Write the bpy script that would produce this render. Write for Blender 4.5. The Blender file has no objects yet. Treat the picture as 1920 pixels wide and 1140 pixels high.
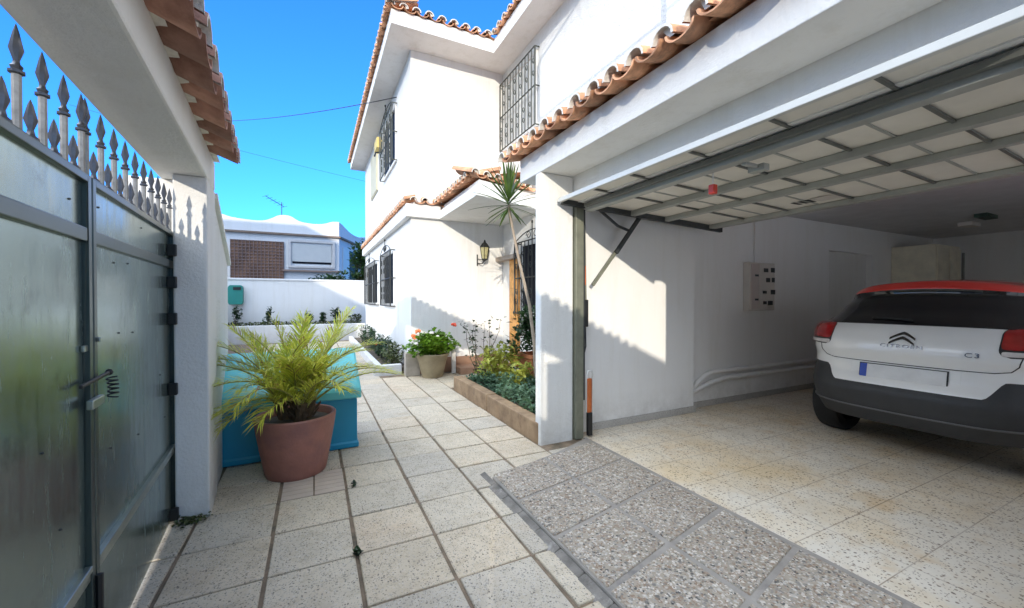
import bpy, bmesh, math, random
from mathutils import Vector, Matrix
random.seed(7)
R = math.radians
PI = math.pi
scene = bpy.context.scene
COL = scene.collection

# ------------------------------------------------------------------ helpers
class MB:
    """collects simple shapes into one mesh"""
    def __init__(s):
        s.v = []; s.f = []; s.m = []
    def face(s, pts, m=0):
        n = len(s.v); s.v += [tuple(p) for p in pts]
        s.f.append(tuple(range(n, n + len(pts)))); s.m.append(m)
    def grid(s, rows, m=0, close=False):
        n = len(s.v); w = len(rows[0])
        for r in rows: s.v += [tuple(p) for p in r]
        for i in range(len(rows) - 1):
            for j in range(w if close else w - 1):
                j2 = (j + 1) % w
                s.f.append((n + i*w + j, n + i*w + j2, n + (i+1)*w + j2, n + (i+1)*w + j)); s.m.append(m)
    def hexa(s, p, m=0):
        """eight corners: bottom 4 ccw, top 4 ccw"""
        n = len(s.v); s.v += [tuple(q) for q in p]
        for f in ((3,2,1,0),(4,5,6,7),(0,1,5,4),(1,2,6,5),(2,3,7,6),(3,0,4,7)):
            s.f.append(tuple(n + i for i in f)); s.m.append(m)
    def box(s, x0, y0, z0, x1, y1, z1, m=0):
        if x0 > x1: x0, x1 = x1, x0
        if y0 > y1: y0, y1 = y1, y0
        if z0 > z1: z0, z1 = z1, z0
        s.hexa([(x0,y0,z0),(x1,y0,z0),(x1,y1,z0),(x0,y1,z0),(x0,y0,z1),(x1,y0,z1),(x1,y1,z1),(x0,y1,z1)], m)
    def prism(s, poly, z0, z1, m=0):
        n = len(s.v); k = len(poly)
        s.v += [(p[0], p[1], z0) for p in poly] + [(p[0], p[1], z1) for p in poly]
        s.f.append(tuple(n + i for i in reversed(range(k)))); s.m.append(m)
        s.f.append(tuple(n + k + i for i in range(k))); s.m.append(m)
        for i in range(k):
            j = (i + 1) % k
            s.f.append((n+i, n+j, n+k+j, n+k+i)); s.m.append(m)
    def tube(s, pts, r, n=8, m=0, cap=True):
        pts = [Vector(p) for p in pts]
        rs = r if isinstance(r, (list, tuple)) else [r]*len(pts)
        rows = []
        up = None
        for i, p in enumerate(pts):
            d = (pts[min(i+1, len(pts)-1)] - pts[max(i-1, 0)])
            if d.length < 1e-9: d = Vector((0,0,1))
            d.normalize()
            if up is None:
                up = Vector((0,0,1)) if abs(d.z) < .9 else Vector((1,0,0))
            a = d.cross(up)
            if a.length < 1e-6: a = d.cross(Vector((0,1,0)))
            a.normalize(); b = a.cross(d); up = b
            rows.append([p + a*(rs[i]*math.cos(2*PI*k/n)) + b*(rs[i]*math.sin(2*PI*k/n)) for k in range(n)])
        s.grid(rows, m, close=True)
        if cap:
            s.face(list(reversed(rows[0])), m); s.face(rows[-1], m)
    def bar(s, a, b, w, h, m=0):
        a = Vector(a); b = Vector(b); d = (b - a).normalized()
        up = Vector((0,0,1)) if abs(d.z) < .95 else Vector((0,1,0))
        x = d.cross(up).normalized()*(w/2); y = x.cross(d).normalized()*(h/2)
        s.hexa([a-x-y, a+x-y, b+x-y, b-x-y, a-x+y, a+x+y, b+x+y, b-x+y], m)
    def lathe(s, c, prof, n=32, m=0):
        rows = [[(c[0]+r*math.cos(2*PI*k/n), c[1]+r*math.sin(2*PI*k/n), c[2]+z) for k in range(n)] for r, z in prof]
        s.grid(rows, m, close=True)
    def ball(s, c, r, n=8, m=0, sz=1):
        rows = []
        for i in range(n//2 + 1):
            t = -PI/2 + PI*i/(n//2)
            rows.append([(c[0]+r*math.cos(t)*math.cos(2*PI*k/n), c[1]+r*math.cos(t)*math.sin(2*PI*k/n), c[2]+r*sz*math.sin(t)) for k in range(n)])
        s.grid(rows, m, close=True)
    def build(s, name, mats, parent=None, smooth=False, bevel=0, seg=2, fixn=True):
        me = bpy.data.meshes.new(name)
        me.from_pydata(s.v, [], s.f)
        if not isinstance(mats, (list, tuple)): mats = [mats]
        for mm in mats: me.materials.append(mm)
        me.polygons.foreach_set('material_index', s.m)
        if fixn:
            bm = bmesh.new(); bm.from_mesh(me)
            bmesh.ops.remove_doubles(bm, verts=bm.verts, dist=1e-5)
            bmesh.ops.recalc_face_normals(bm, faces=bm.faces)
            bm.to_mesh(me); bm.free()
        if smooth:
            me.polygons.foreach_set('use_smooth', [True]*len(me.polygons))
            if smooth != 'all':
                try: me.set_sharp_from_angle(angle=R(40))
                except Exception: pass
        me.update()
        o = bpy.data.objects.new(name, me)
        COL.objects.link(o)
        if bevel:
            b = o.modifiers.new('bevel', 'BEVEL'); b.width = bevel; b.segments = seg; b.limit_method = 'ANGLE'; b.angle_limit = R(50)
        if parent: adopt(o, parent)
        return o

def adopt(o, parent):
    o.parent = parent
    w = Matrix.Translation(parent['_w']) if '_w' in parent else Matrix()
    o.matrix_parent_inverse = w.inverted()
    return o

def thing(name, label, cat, loc=(0,0,0), group=None):
    o = bpy.data.objects.new(name, None); COL.objects.link(o)
    o.location = loc; o.empty_display_size = .1
    WPOS[o.name] = Vector(loc)
    o['label'] = label; o['category'] = cat
    if group: o['group'] = group
    return o
WPOS = {}
def adopt(o, parent):
    o.parent = parent
    w = WPOS.get(parent.name, Vector((0,0,0)))
    o.matrix_parent_inverse = Matrix.Translation(-w)
    return o
def tag(o, label, cat, group=None):
    o['label'] = label; o['category'] = cat
    if group: o['group'] = group
    return o
def kind(o, k, label=None, cat=None):
    o['kind'] = k
    if label: o['label'] = label
    if cat: o['category'] = cat
    return o

# ------------------------------------------------------------------ materials
def nodes_of(name):
    m = bpy.data.materials.new(name); m.use_nodes = True
    nt = m.node_tree; b = nt.nodes['Principled BSDF']
    return m, nt, b
def N(nt, t, **kw):
    n = nt.nodes.new(t)
    for k, v in kw.items():
        if k in n.inputs: n.inputs[k].default_value = v
        else: setattr(n, k, v)
    return n
def L(nt, a, b): nt.links.new(a, b)
def rgba(c): return (c[0], c[1], c[2], 1)
def mixc(nt, fac, a, b, blend='MIX'):
    n = nt.nodes.new('ShaderNodeMix'); n.data_type = 'RGBA'; n.blend_type = blend
    for i, x in ((0, fac), (6, a), (7, b)):
        if hasattr(x, 'is_linked') or hasattr(x, 'links'): nt.links.new(x, n.inputs[i])
        elif isinstance(x, (int, float)): n.inputs[i].default_value = x
        else: n.inputs[i].default_value = rgba(x)
    return n.outputs[2]
def ramp(nt, src, stops):
    n = nt.nodes.new('ShaderNodeValToRGB'); L(nt, src, n.inputs[0])
    e = n.color_ramp.elements
    while len(e) < len(stops): e.new(.5)
    for i, (p, c) in enumerate(stops):
        e[i].position = p; e[i].color = rgba(c) if isinstance(c, (tuple, list)) else (c, c, c, 1)
    return n.outputs[0]
def noise(nt, co, scale, detail=4, rough=.55):
    n = N(nt, 'ShaderNodeTexNoise'); n.inputs['Scale'].default_value = scale
    n.inputs['Detail'].default_value = detail; n.inputs['Roughness'].default_value = rough
    L(nt, co, n.inputs['Vector']); return n.outputs[0]
def bump(nt, b, h, strength, dist=.01):
    n = N(nt, 'ShaderNodeBump'); n.inputs['Strength'].default_value = strength; n.inputs['Distance'].default_value = dist
    L(nt, h, n.inputs['Height']); L(nt, n.outputs[0], b.inputs['Normal'])

def M(name, col, rough=.6, metal=0., var=.12, vs=4., bp=0., bs=80., isl=0., spec=.5, coat=0., trans=0., col2=None, dirt=None):
    m, nt, b = nodes_of(name)
    co = N(nt, 'ShaderNodeTexCoord').outputs['Object']
    nz = noise(nt, co, vs, 6, .6)
    f = ramp(nt, nz, [(.25, 0), (.75, 1)])
    c = mixc(nt, f, tuple(x*(1-var) for x in col), tuple(min(1, x*(1+var)) for x in (col2 or col)))
    if isl:
        g = N(nt, 'ShaderNodeNewGeometry')
        v = ramp(nt, g.outputs['Random Per Island'], [(0, 1-isl), (1, 1+isl)])
        c = mixc(nt, 1.0, c, v, 'MULTIPLY')
    if dirt:
        nz2 = noise(nt, co, dirt[1], 8, .7)
        f2 = ramp(nt, nz2, [(dirt[2], 0), (dirt[3], 1)])
        c = mixc(nt, f2, c, dirt[0])
    L(nt, c, b.inputs['Base Color'])
    b.inputs['Roughness'].default_value = rough; b.inputs['Metallic'].default_value = metal
    b.inputs['Specular IOR Level'].default_value = spec
    b.inputs['Coat Weight'].default_value = coat
    if bp:
        h = noise(nt, co, bs, 3, .6); bump(nt, b, h, bp, .01)
    return m

def leafmat(name, c1, c2, rough=.45, isl=.45, tl=.35, dry=None):
    m, nt, b = nodes_of(name)
    g = N(nt, 'ShaderNodeNewGeometry')
    c = ramp(nt, g.outputs['Random Per Island'], [(0, c1), (1, c2)] if not dry else [(0, c1), (.9, c2), (.96, dry)])
    co = N(nt, 'ShaderNodeTexCoord').outputs['Object']
    v = ramp(nt, noise(nt, co, 6, 3), [(.3, 1-isl), (.7, 1+isl*.6)])
    c = mixc(nt, 1.0, c, v, 'MULTIPLY')
    L(nt, c, b.inputs['Base Color']); b.inputs['Roughness'].default_value = rough
    t = N(nt, 'ShaderNodeBsdfTranslucent'); L(nt, c, t.inputs['Color'])
    mx = N(nt, 'ShaderNodeMixShader'); mx.inputs[0].default_value = tl
    L(nt, b.outputs[0], mx.inputs[1]); L(nt, t.outputs[0], mx.inputs[2])
    L(nt, mx.outputs[0], nt.nodes['Material Output'].inputs['Surface'])
    return m

def stucco(name, col, strength, scale, stain=.05):
    m, nt, b = nodes_of(name)
    co = N(nt, 'ShaderNodeTexCoord').outputs['Object']
    big = ramp(nt, noise(nt, co, .9, 6, .65), [(.3, 0), (.75, 1)])
    c = mixc(nt, big, tuple(x*(1-stain) for x in col), col)
    mp = N(nt, 'ShaderNodeMapping'); mp.inputs['Scale'].default_value = (3.5, 3.5, .35); L(nt, co, mp.inputs[0])
    st = ramp(nt, noise(nt, mp.outputs[0], 1.6, 6, .7), [(.5, 0), (.8, 1)])
    c = mixc(nt, st, c, tuple(x*(1-stain*2.2)*y for x, y in zip(col, (1, .985, .95))))
    # splashed, slightly grubby foot of the wall
    sp = N(nt, 'ShaderNodeSeparateXYZ'); L(nt, co, sp.inputs[0])
    mr = N(nt, 'ShaderNodeMapRange'); mr.inputs[1].default_value = .35; mr.inputs[2].default_value = 0
    L(nt, sp.outputs[2], mr.inputs[0])
    mu = N(nt, 'ShaderNodeMath', operation='MULTIPLY'); L(nt, mr.outputs[0], mu.inputs[0])
    L(nt, ramp(nt, noise(nt, co, 7, 6, .7), [(.35, 0), (.8, .8)]), mu.inputs[1])
    c = mixc(nt, mu.outputs[0], c, (.45, .42, .37))
    L(nt, c, b.inputs['Base Color']); b.inputs['Roughness'].default_value = .85
    b.inputs['Specular IOR Level'].default_value = .25
    h = noise(nt, co, scale, 5, .62)
    h2 = noise(nt, co, scale*.22, 3, .5)
    ad = N(nt, 'ShaderNodeMath', operation='ADD'); L(nt, h, ad.inputs[0]); L(nt, h2, ad.inputs[1])
    bump(nt, b, ad.outputs[0], strength, .02)
    return m

def speckle(name, base, specks, scale, thr, var=.12, vs=2.5, isl=0, stain=None, joints=None, rough=.75, bp=.25, dens=.55):
    """stone: base colour with individually coloured chips"""
    m, nt, b = nodes_of(name)
    co = N(nt, 'ShaderNodeTexCoord').outputs['Object']
    c = mixc(nt, ramp(nt, noise(nt, co, vs, 6, .65), [(.3, 0), (.72, 1)]), tuple(x*(1-var) for x in base), tuple(x*(1+var) for x in base))
    for k, sc in enumerate((scale, scale*1.9)):
        v = N(nt, 'ShaderNodeTexVoronoi'); v.inputs['Scale'].default_value = sc
        nz = N(nt, 'ShaderNodeTexNoise'); nz.inputs['Scale'].default_value = sc*1.2; L(nt, co, nz.inputs['Vector'])
        vm = N(nt, 'ShaderNodeMix', data_type='VECTOR'); vm.inputs[0].default_value = .012
        L(nt, co, vm.inputs[4]); L(nt, nz.outputs['Color'], vm.inputs[5]); L(nt, vm.outputs[1], v.inputs['Vector'])
        near = ramp(nt, v.outputs['Distance'], [(thr*.7, 1), (thr, 0)])
        sep = N(nt, 'ShaderNodeSeparateColor'); L(nt, v.outputs['Color'], sep.inputs[0])
        n = len(specks)
        pick = ramp(nt, sep.outputs[0], [(i/n, s) for i, s in enumerate(specks)])
        some = ramp(nt, sep.outputs[1], [(dens-.01, 1), (dens+.01, 0)])
        mul = N(nt, 'ShaderNodeMath', operation='MULTIPLY'); L(nt, near, mul.inputs[0]); L(nt, some, mul.inputs[1])
        c = mixc(nt, mul.outputs[0], c, pick)
    if isl:
        g = N(nt, 'ShaderNodeNewGeometry')
        tone = ramp(nt, g.outputs['Random Per Island'], [(0, (1-isl, 1-isl, 1-isl*.9)), (.5, (1, .98, .95)), (.8, (1.02, .97, .9)), (1, (1+isl*.5, 1.0, .93))])
        c = mixc(nt, 1.0, c, tone, 'MULTIPLY')
    if stain:
        for sc, col, lo, hi in stain:
            f = ramp(nt, noise(nt, co, sc, 7, .66), [(lo, 0), (hi, 1)])
            c = mixc(nt, f, c, mixc(nt, 1.0, c, col, 'MULTIPLY'))
    if joints:
        s, ox, oy, jc = joints
        sp = N(nt, 'ShaderNodeSeparateXYZ'); L(nt, co, sp.inputs[0])
        fs = []
        for ax, of in ((0, ox), (1, oy)):
            a = N(nt, 'ShaderNodeMath', operation='SUBTRACT'); L(nt, sp.outputs[ax], a.inputs[0]); a.inputs[1].default_value = of
            p = N(nt, 'ShaderNodeMath', operation='PINGPONG'); L(nt, a.outputs[0], p.inputs[0]); p.inputs[1].default_value = s/2
            fs.append(p.outputs[0])
        mn = N(nt, 'ShaderNodeMath', operation='MINIMUM'); L(nt, fs[0], mn.inputs[0]); L(nt, fs[1], mn.inputs[1])
        f = ramp(nt, mn.outputs[0], [(.0024, 1), (.004, 0)])
        wear = ramp(nt, noise(nt, co, 3, 4), [(.3, .45), (.6, 1)])
        mu = N(nt, 'ShaderNodeMath', operation='MULTIPLY'); L(nt, f, mu.inputs[0]); L(nt, wear, mu.inputs[1])
        c = mixc(nt, mu.outputs[0], c, jc)
    L(nt, c, b.inputs['Base Color']); b.inputs['Roughness'].default_value = rough
    b.inputs['Specular IOR Level'].default_value = .35
    if bp: bump(nt, b, noise(nt, co, scale*1.6, 3, .6), bp, .004)
    return m

WHITE = (.80, .79, .76)
m_rough = stucco('rough white stucco', WHITE, .75, 48)
m_smooth = stucco('smooth white render', (.81, .80, .775), .24, 60, .085)
m_pillar = stucco('painted pillar stucco', WHITE, .4, 60)
m_beam = stucco('white painted beam', WHITE, .3, 60)
m_inner = stucco('garage white paint', (.86, .85, .83), .12, 40, .04)
m_farwhite = stucco('far white render', (.74, .74, .74), .15, 30, .06)
m_tile = M('terracotta roof tile', (.50, .225, .115), .8, var=.35, vs=9, bp=.3, bs=90, isl=.38, col2=(.64, .34, .19), dirt=((.22, .14, .09), 7, .52, .74))
m_tile_old = M('weathered roof tile', (.30, .13, .085), .85, var=.35, vs=9, bp=.3, bs=90, isl=.3, col2=(.40, .22, .16))
m_mortar = M('whitewashed mortar', (.70, .66, .60), .9, var=.18, vs=25, bp=.5, bs=60)
m_hole = M('shaded tile hollow', (.05, .028, .018), .95, var=.3, vs=20)  # near-black plug colour paints the shade inside hollow caps
m_iron = M('wrought iron', (.035, .037, .035), .45, .6, var=.2, vs=20)
m_iron_grey = M('grey painted iron', (.05, .055, .045), .55, .1, var=.25, vs=20)
m_glass_dark = M('dark window glass', (.012, .014, .02), .5, 0, spec=.06, var=.2)
m_shutter = M('roller shutter', (.60, .60, .58), .5, var=.05)
m_wood = M('varnished wood', (.50, .22, .045), .4, var=.3, vs=12, bp=.15, bs=60, col2=(.60, .30, .08))
m_greywood = M('weathered header board', (.36, .30, .25), .8, var=.2, vs=14)
m_brown = M('brown skirting tile', (.34, .20, .13), .6, var=.18, vs=6)
m_steel = M('galvanised steel', (.30, .31, .30), .42, .75, var=.15, vs=9)
m_steelg = M('olive steel post', (.22, .225, .17), .5, .3, var=.2, vs=9)
m_darksteel = M('dark steel', (.055, .06, .062), .5, .4, var=.2, vs=14)
m_black = M('black plastic', (.012, .012, .013), .45, var=.2)
m_skirt = speckle('terrazzo skirting', (.44, .42, .39), [(.12, .11, .10), (.3, .27, .24), (.6, .57, .52)], 75, .42, dens=.6)

# ------------------------------------------------------------------ camera, sky, sun
F = 752.0; W = 1920.0
YAW = math.atan(370/F); PITCH = math.atan(8/F)
cam = bpy.data.cameras.new('camera'); cam.sensor_width = 36; cam.sensor_fit = 'HORIZONTAL'; cam.lens = F/W*36
cam.clip_start = .05; cam.clip_end = 3000
co = bpy.data.objects.new('camera', cam); COL.objects.link(co)
co.location = (0, 0, 1.30); co.rotation_euler = (PI/2 - PITCH, 0, -YAW)
scene.camera = co

SUN = Vector((1.0, 2.18, -.53)).normalized()
elev = math.asin(-SUN.z); az = math.atan2(-SUN.x, -SUN.y)     # direction towards the sun
w = bpy.data.worlds.new('World'); scene.world = w; w.use_nodes = True
nt = w.node_tree
sky = nt.nodes.new('ShaderNodeTexSky'); sky.sky_type = 'NISHITA'; sky.sun_disc = False
sky.sun_elevation = elev; sky.sun_rotation = az % (2*PI)
sky.altitude = 0; sky.air_density = 1.0; sky.dust_density = .3; sky.ozone_density = 3.0
# clear blue sky; bright haze zone added overhead, out of view, to fill the shade
SKY_GAIN, TINT, FILL_HAZE = 3.0, (.17, .56, 1.16), (27.5, 31, 35.5)
tint = mixc(nt, 1.0, sky.outputs[0], tuple(SKY_GAIN*t for t in TINT), 'MULTIPLY')
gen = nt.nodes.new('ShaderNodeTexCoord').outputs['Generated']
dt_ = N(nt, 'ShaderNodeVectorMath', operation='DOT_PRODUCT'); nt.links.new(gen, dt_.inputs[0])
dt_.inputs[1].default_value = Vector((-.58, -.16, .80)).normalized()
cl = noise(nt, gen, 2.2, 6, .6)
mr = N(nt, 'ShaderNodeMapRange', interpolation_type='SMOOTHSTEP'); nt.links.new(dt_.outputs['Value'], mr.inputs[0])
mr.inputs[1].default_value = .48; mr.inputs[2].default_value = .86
fill_hz = mixc(nt, ramp(nt, cl, [(.3, .55), (.7, 1)]), (0,0,0), FILL_HAZE)
# brighter blue patch added low towards the sun to tint shaded walls
d2 = N(nt, 'ShaderNodeVectorMath', operation='DOT_PRODUCT'); nt.links.new(gen, d2.inputs[0])
d2.inputs[1].default_value = Vector((-.3, -.93, .2)).normalized()
m2 = N(nt, 'ShaderNodeMapRange', interpolation_type='SMOOTHSTEP'); nt.links.new(d2.outputs['Value'], m2.inputs[0])
m2.inputs[1].default_value = .15; m2.inputs[2].default_value = .9
blue = mixc(nt, m2.outputs[0], tint, (2.2, 4.6, 8.5))
fin = mixc(nt, mr.outputs[0], blue, fill_hz)
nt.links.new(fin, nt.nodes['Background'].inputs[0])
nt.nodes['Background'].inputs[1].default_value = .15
sl = bpy.data.lights.new('sun', 'SUN'); sl.energy = 3.4; sl.angle = R(.53); sl.color = (1, .91, .77)
so = bpy.data.objects.new('sun', sl); COL.objects.link(so)
so.rotation_euler = SUN.to_track_quat('-Z', 'Y').to_euler()
so.location = (-20, -40, 20)
scene.view_settings.view_transform = 'Standard'; scene.view_settings.look = 'None'
scene.view_settings.exposure = 0; scene.view_settings.gamma = 1
scene.cycles.max_bounces = 12; scene.cycles.diffuse_bounces = 8

# ------------------------------------------------------------------ ground and paving
m_soil = M('soil', (.09, .07, .05), .95, var=.4, vs=12, bp=.6, bs=40)
m_street = M('street asphalt', (.07, .07, .068), .9, var=.2, vs=20, bp=.3, bs=90)
m_mjoint = M('sandy joint mortar', (.23, .17, .115), .95, var=.4, vs=7, bp=.6, bs=70, dirt=((.07, .065, .045), 5, .5, .7))
m_slab = speckle('washed concrete slab', (.59, .52, .41), [(.14, .125, .11), (.24, .215, .185), (.66, .61, .54), (.34, .31, .27)], 80, .42, var=.14, vs=1.8, isl=.13,
                 stain=[(2.4, (.95, .86, .78), .54, .78), (5, (.84, .82, .79), .5, .75), (14, (.86, .84, .80), .5, .7)], dens=.58, bp=.5)
m_strip = M('ribbed beige tile', (.50, .41, .33), .7, var=.12, vs=5)
m_aggr = speckle('exposed aggregate', (.34, .29, .225), [(.035, .035, .036), (.56, .50, .42), (.08, .075, .07), (.64, .58, .50), (.27, .19, .13)], 48, .58, var=.16, vs=3, dens=.86, bp=1.0, rough=.85)
m_rampmortar = M('grey ramp mortar', (.30, .27, .235), .95, var=.2, vs=9, bp=.5, bs=60, dirt=((.12, .12, .125), 4, .56, .8))
m_gfloor = speckle('terrazzo garage floor', (.72, .655, .55), [(.17, .13, .10), (.26, .20, .15), (.36, .29, .22)], 44, .34, var=.08, vs=2, dens=.5, rough=.5, bp=.1,
                   stain=[(.75, (.94, .82, .63), .44, .64), (2.6, (.88, .74, .56), .55, .74), (9, (.90, .84, .76), .5, .75)], joints=(.355, 2.24, 1.24, (.20, .13, .085)))

g = MB(); g.face([(-400,-400,-.06),(400,-400,-.06),(400,600,-.06),(-400,600,-.06)])
kind(g.build('ground', m_soil, fixn=False), 'structure', 'bare ground around the plots', 'ground')
g = MB(); g.face([(-7.5,-60,-.045),(-1.0,-60,-.045),(-1.9,14.5,-.045),(-9,60,-.045)])
kind(g.build('street', m_street, fixn=False), 'structure', 'asphalt street outside the green gate', 'street')

# joint bed under the slabs
g = MB(); g.prism([(-1.05,-3.2),(4.2,-3.2),(4.2,7.2),(1.5,7.2),(1.5,14.0),(-2.5,14.0),(-1.0,4.0)], -.05, -.010)
kind(g.build('path_bed', m_mjoint), 'structure', 'sandy mortar in the joints of the paved path', 'path')

XS = [-1.03, -.629, -.213, .187, .592, .990, 1.392, 1.795, 2.197, 2.60, 3.0, 3.4]
def xl(s): return -.334 - .08*s           # inner face of the street front at distance s
slabs = MB(); strips = MB()
def ramp_front(x): return 2.36 + .22*(x - 1.66) + .47
Y0 = 2.96 - .393*15
for i in range(-1, len(XS) - 1):
    x0, x1 = (XS[i] - 0, XS[i+1]) if i >= 0 else (-1.43, XS[0])
    for j in range(44):
        y0 = Y0 + .393*j; y1 = y0 + .393
        if y0 < -2.6: continue
        xm, ym = (x0+x1)/2, (y0+y1)/2
        if y1 > 13.9: continue
        if ym > 6.95 and x0 > .85: continue
        if ym > 6.95 and x1 > 1.0: xx1 = .955
        else: xx1 = x1
        xx0 = x0
        a, b = xx0 + .010 + random.uniform(-.003,.003), xx1 - .010 + random.uniform(-.003,.003)
        c, d = y0 + .007, y1 - .007
        # trim under walls, ramp, planter, garage
        if ym > 3.1 and ym < 5.6 and x0 > 1.75: continue
        if x0 > 1.75 and ym > 2.4 and ym < 3.15 and x0 < 1.9: pass
        if ym < ramp_front(1.2):
            if a > 1.09 and ym < ramp_front(a) - .1: continue
            if b > 1.12 and ym < ramp_front(1.2) - .1: b = 1.10
            if x0 > 1.9: continue
        if ym < 3.1 and x0 > 1.8: continue
        left = xl(ym) - .02
        if ym > 4.2: left = -.70 - .165*(ym - 4.2)
        if ym < 2.95: left = -.78
        if b < left + .02: continue
        a = max(a, left)
        if b - a < .03: continue
        if i == 2 and abs(ym - (2.96 + .393/2)) < .1:      # two ribbed tiles in place of one slab
            continue
        h = random.uniform(-.0025, .002)
        tx = random.uniform(-.002, .002); ty = random.uniform(-.002, .002)
        slabs.hexa([(a,c,-.04),(b,c,-.04),(b,d,-.04),(a,d,-.04),(a,c,h-tx-ty),(b,c,h+tx-ty),(b,d,h+tx+ty),(a,d,h-tx+ty)])
kind(slabs.build('path', m_slab, bevel=.004, seg=1), 'structure', 'speckled square slabs of the garden path', 'path')
for k in range(2):
    x0 = -.205 + k*.197
    for q in range(6):
        strips.box(x0+.002, 2.967+q*.0635, -.03, x0+.190, 2.967+(q+1)*.0635-.004, .001)
tag(strips.build('ribbed_tile', m_strip, bevel=.002, seg=1), 'two ribbed beige paving tiles set beside the terracotta pot', 'paving tile')

# garage apron (ramp)
rt = MB(); agg = MB()
def rl(x, k): return 2.36 + .22*(x - 1.66) + .43*k
ztop = .022
poly = [(1.14, -2.2), (2.236, -2.2), (2.236, 3.02), (1.80, rl(1.80,1)+.02), (1.145, rl(1.145,1)-.02)]
n0 = len(poly)
edg = MB()
for k in range(24):
    ya_, yb_ = -2.2 + k*.2075, -2.2 + (k+1)*.2075
    w0 = 1.085 + random.uniform(-.012,.012) if k else 1.085
    edg.hexa([(w0,ya_,-.03),(1.139,ya_,-.03),(1.139,yb_-.002,-.03),(w0,yb_-.002,-.03),(w0,ya_,-.004),(1.139,ya_,.016),(1.139,yb_-.002,.016),(w0,yb_-.002,-.004)])
kind(edg.build('ramp_edge', M('dark worn mortar edge', (.20,.18,.155), .9, var=.45, vs=9, bp=.9, bs=40, dirt=((.40,.37,.33), 7, .55, .7)), bevel=.008), 'structure', 'dark worn mortar edge of the garage apron', 'pavement')
rt.prism(poly, -.006, ztop)
for k in range(-10, 1):
    for (xa, xb) in ((1.158, 1.644), (1.674, 2.212)):
        pa = []
        for (x, kk, s) in ((xa,k,1),(xb,k,1),(xb,k+1,-1),(xa,k+1,-1)):
            y = rl(x, kk) + s*.015
            pa.append((x + random.uniform(-.006,.006), min(y, 3.0) + random.uniform(-.006,.006)))
        agg.prism(pa, .005, ztop + .007)
kind(rt.build('garage_ramp', m_rampmortar, bevel=.012, seg=2), 'structure', 'mortar edged aggregate apron before the garage', 'pavement')
kind(agg.build('ramp_panel', m_aggr, bevel=.004, seg=1), 'structure', 'pebbly aggregate panels of the garage apron', 'pavement')
g = MB(); g.prism([(2.245,-1.2),(10.6,-1.2),(10.6,3.4),(2.245,3.4)], -.04, .004)
kind(g.build('garage_floor', m_gfloor), 'structure', 'stained speckled terrazzo floor of the garage', 'floor')
g = MB(); g.prism([(2.236,-2.2),(2.262,-2.2),(2.262,3.04),(2.236,3.04)], -.01, .018)
kind(g.build('garage_threshold', m_rampmortar), 'structure', 'thin mortar threshold at the garage mouth', 'pavement')

# ------------------------------------------------------------------ roof tiles
def tile_row(tb, mb, p0, along, out, n, sp=.205, length=.5, slope=.28, r=.072, mort=.8, jit=.008, courses=1, first=0):
    a = Vector(along).normalized(); o = Vector(out).normalized(); up = Vector((0,0,1)); p0 = Vector(p0)
    K = 9; th = .014
    for c in range(courses):
        for i in range(first, n):
            base = p0 + a*(sp*i + random.uniform(-jit, jit)) - o*(c*length*.86) + up*(c*(length*.86*slope + .012))
            # cap
            dz = random.uniform(-jit, jit)*.6
            tilt = random.uniform(-.02, .02)
            def arc(rr, dist, half, flip=1, ce=Vector((0,0,0))):
                res = []
                for k in range(K):
                    t = PI*k/(K-1)
                    res.append(base + ce + o*(-dist) + a*(rr*math.cos(t) + tilt*dist) + up*((flip*rr*math.sin(t) if flip > 0 else -.66*rr*math.sin(t)) + dist*slope + dz))
                return res
            of, inn = arc(r, 0, 1), arc(r - th, 0, 1)
            ob, ib = arc(r*.8, length, 1), arc(r*.8 - th, length, 1)
            tb.grid([of, ob]); tb.grid([ib, inn], 1); tb.grid([of, inn], 1)
            # channel
            ce = a*(sp/2) + up*.012 + o*(-.012 + random.uniform(-.01,.01))
            rc = sp/2 - .008
            cf, ci = arc(rc, 0, 1, -1, ce), arc(rc - th, 0, 1, -1, ce)
            cb, cib = arc(rc*1.02, length, 1, -1, ce), arc(rc*1.02 - th, length, 1, -1, ce)
            tb.grid([cb, cf]); tb.grid([ci, cib]); tb.grid([cf, ci])
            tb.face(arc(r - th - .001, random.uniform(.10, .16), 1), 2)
            if random.random() < mort and c == 0:
                # a dab of mortar pressed under one side of the cap
                d = random.uniform(.015, .04); pl = arc(r - th - .001, d, 1)
                k0 = random.choice((3, 4, 5))
                tb.face(pl[:k0+1] + [pl[0].lerp(pl[-1], .06 + .05*k0)], 1)

# ------------------------------------------------------------------ house
house = thing('house', 'two storey white rendered house with terracotta eaves and barred windows', 'house', (3.25, 7.0, 0))
XW, YW, XC = 1.50, 7.0, 3.25
# walls: wing (smooth) and main block (rough stucco)
b = MB(); b.box(XW, YW, -.05, 9, 13.9, 5.66)
b.build('wall', m_smooth, house)
b = MB(); b.box(XC, -2.4, 2.62, 9, YW - .002, 5.66); b.box(XC, 3.42, -.05, 9, YW - .002, 2.62)
b.build('wall', m_rough, house)
b = MB(); b.box(3.19, -2.4, 2.95, XC - .002, 2.96, 5.59)
b.build('chimney_breast', m_smooth, house)
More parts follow.
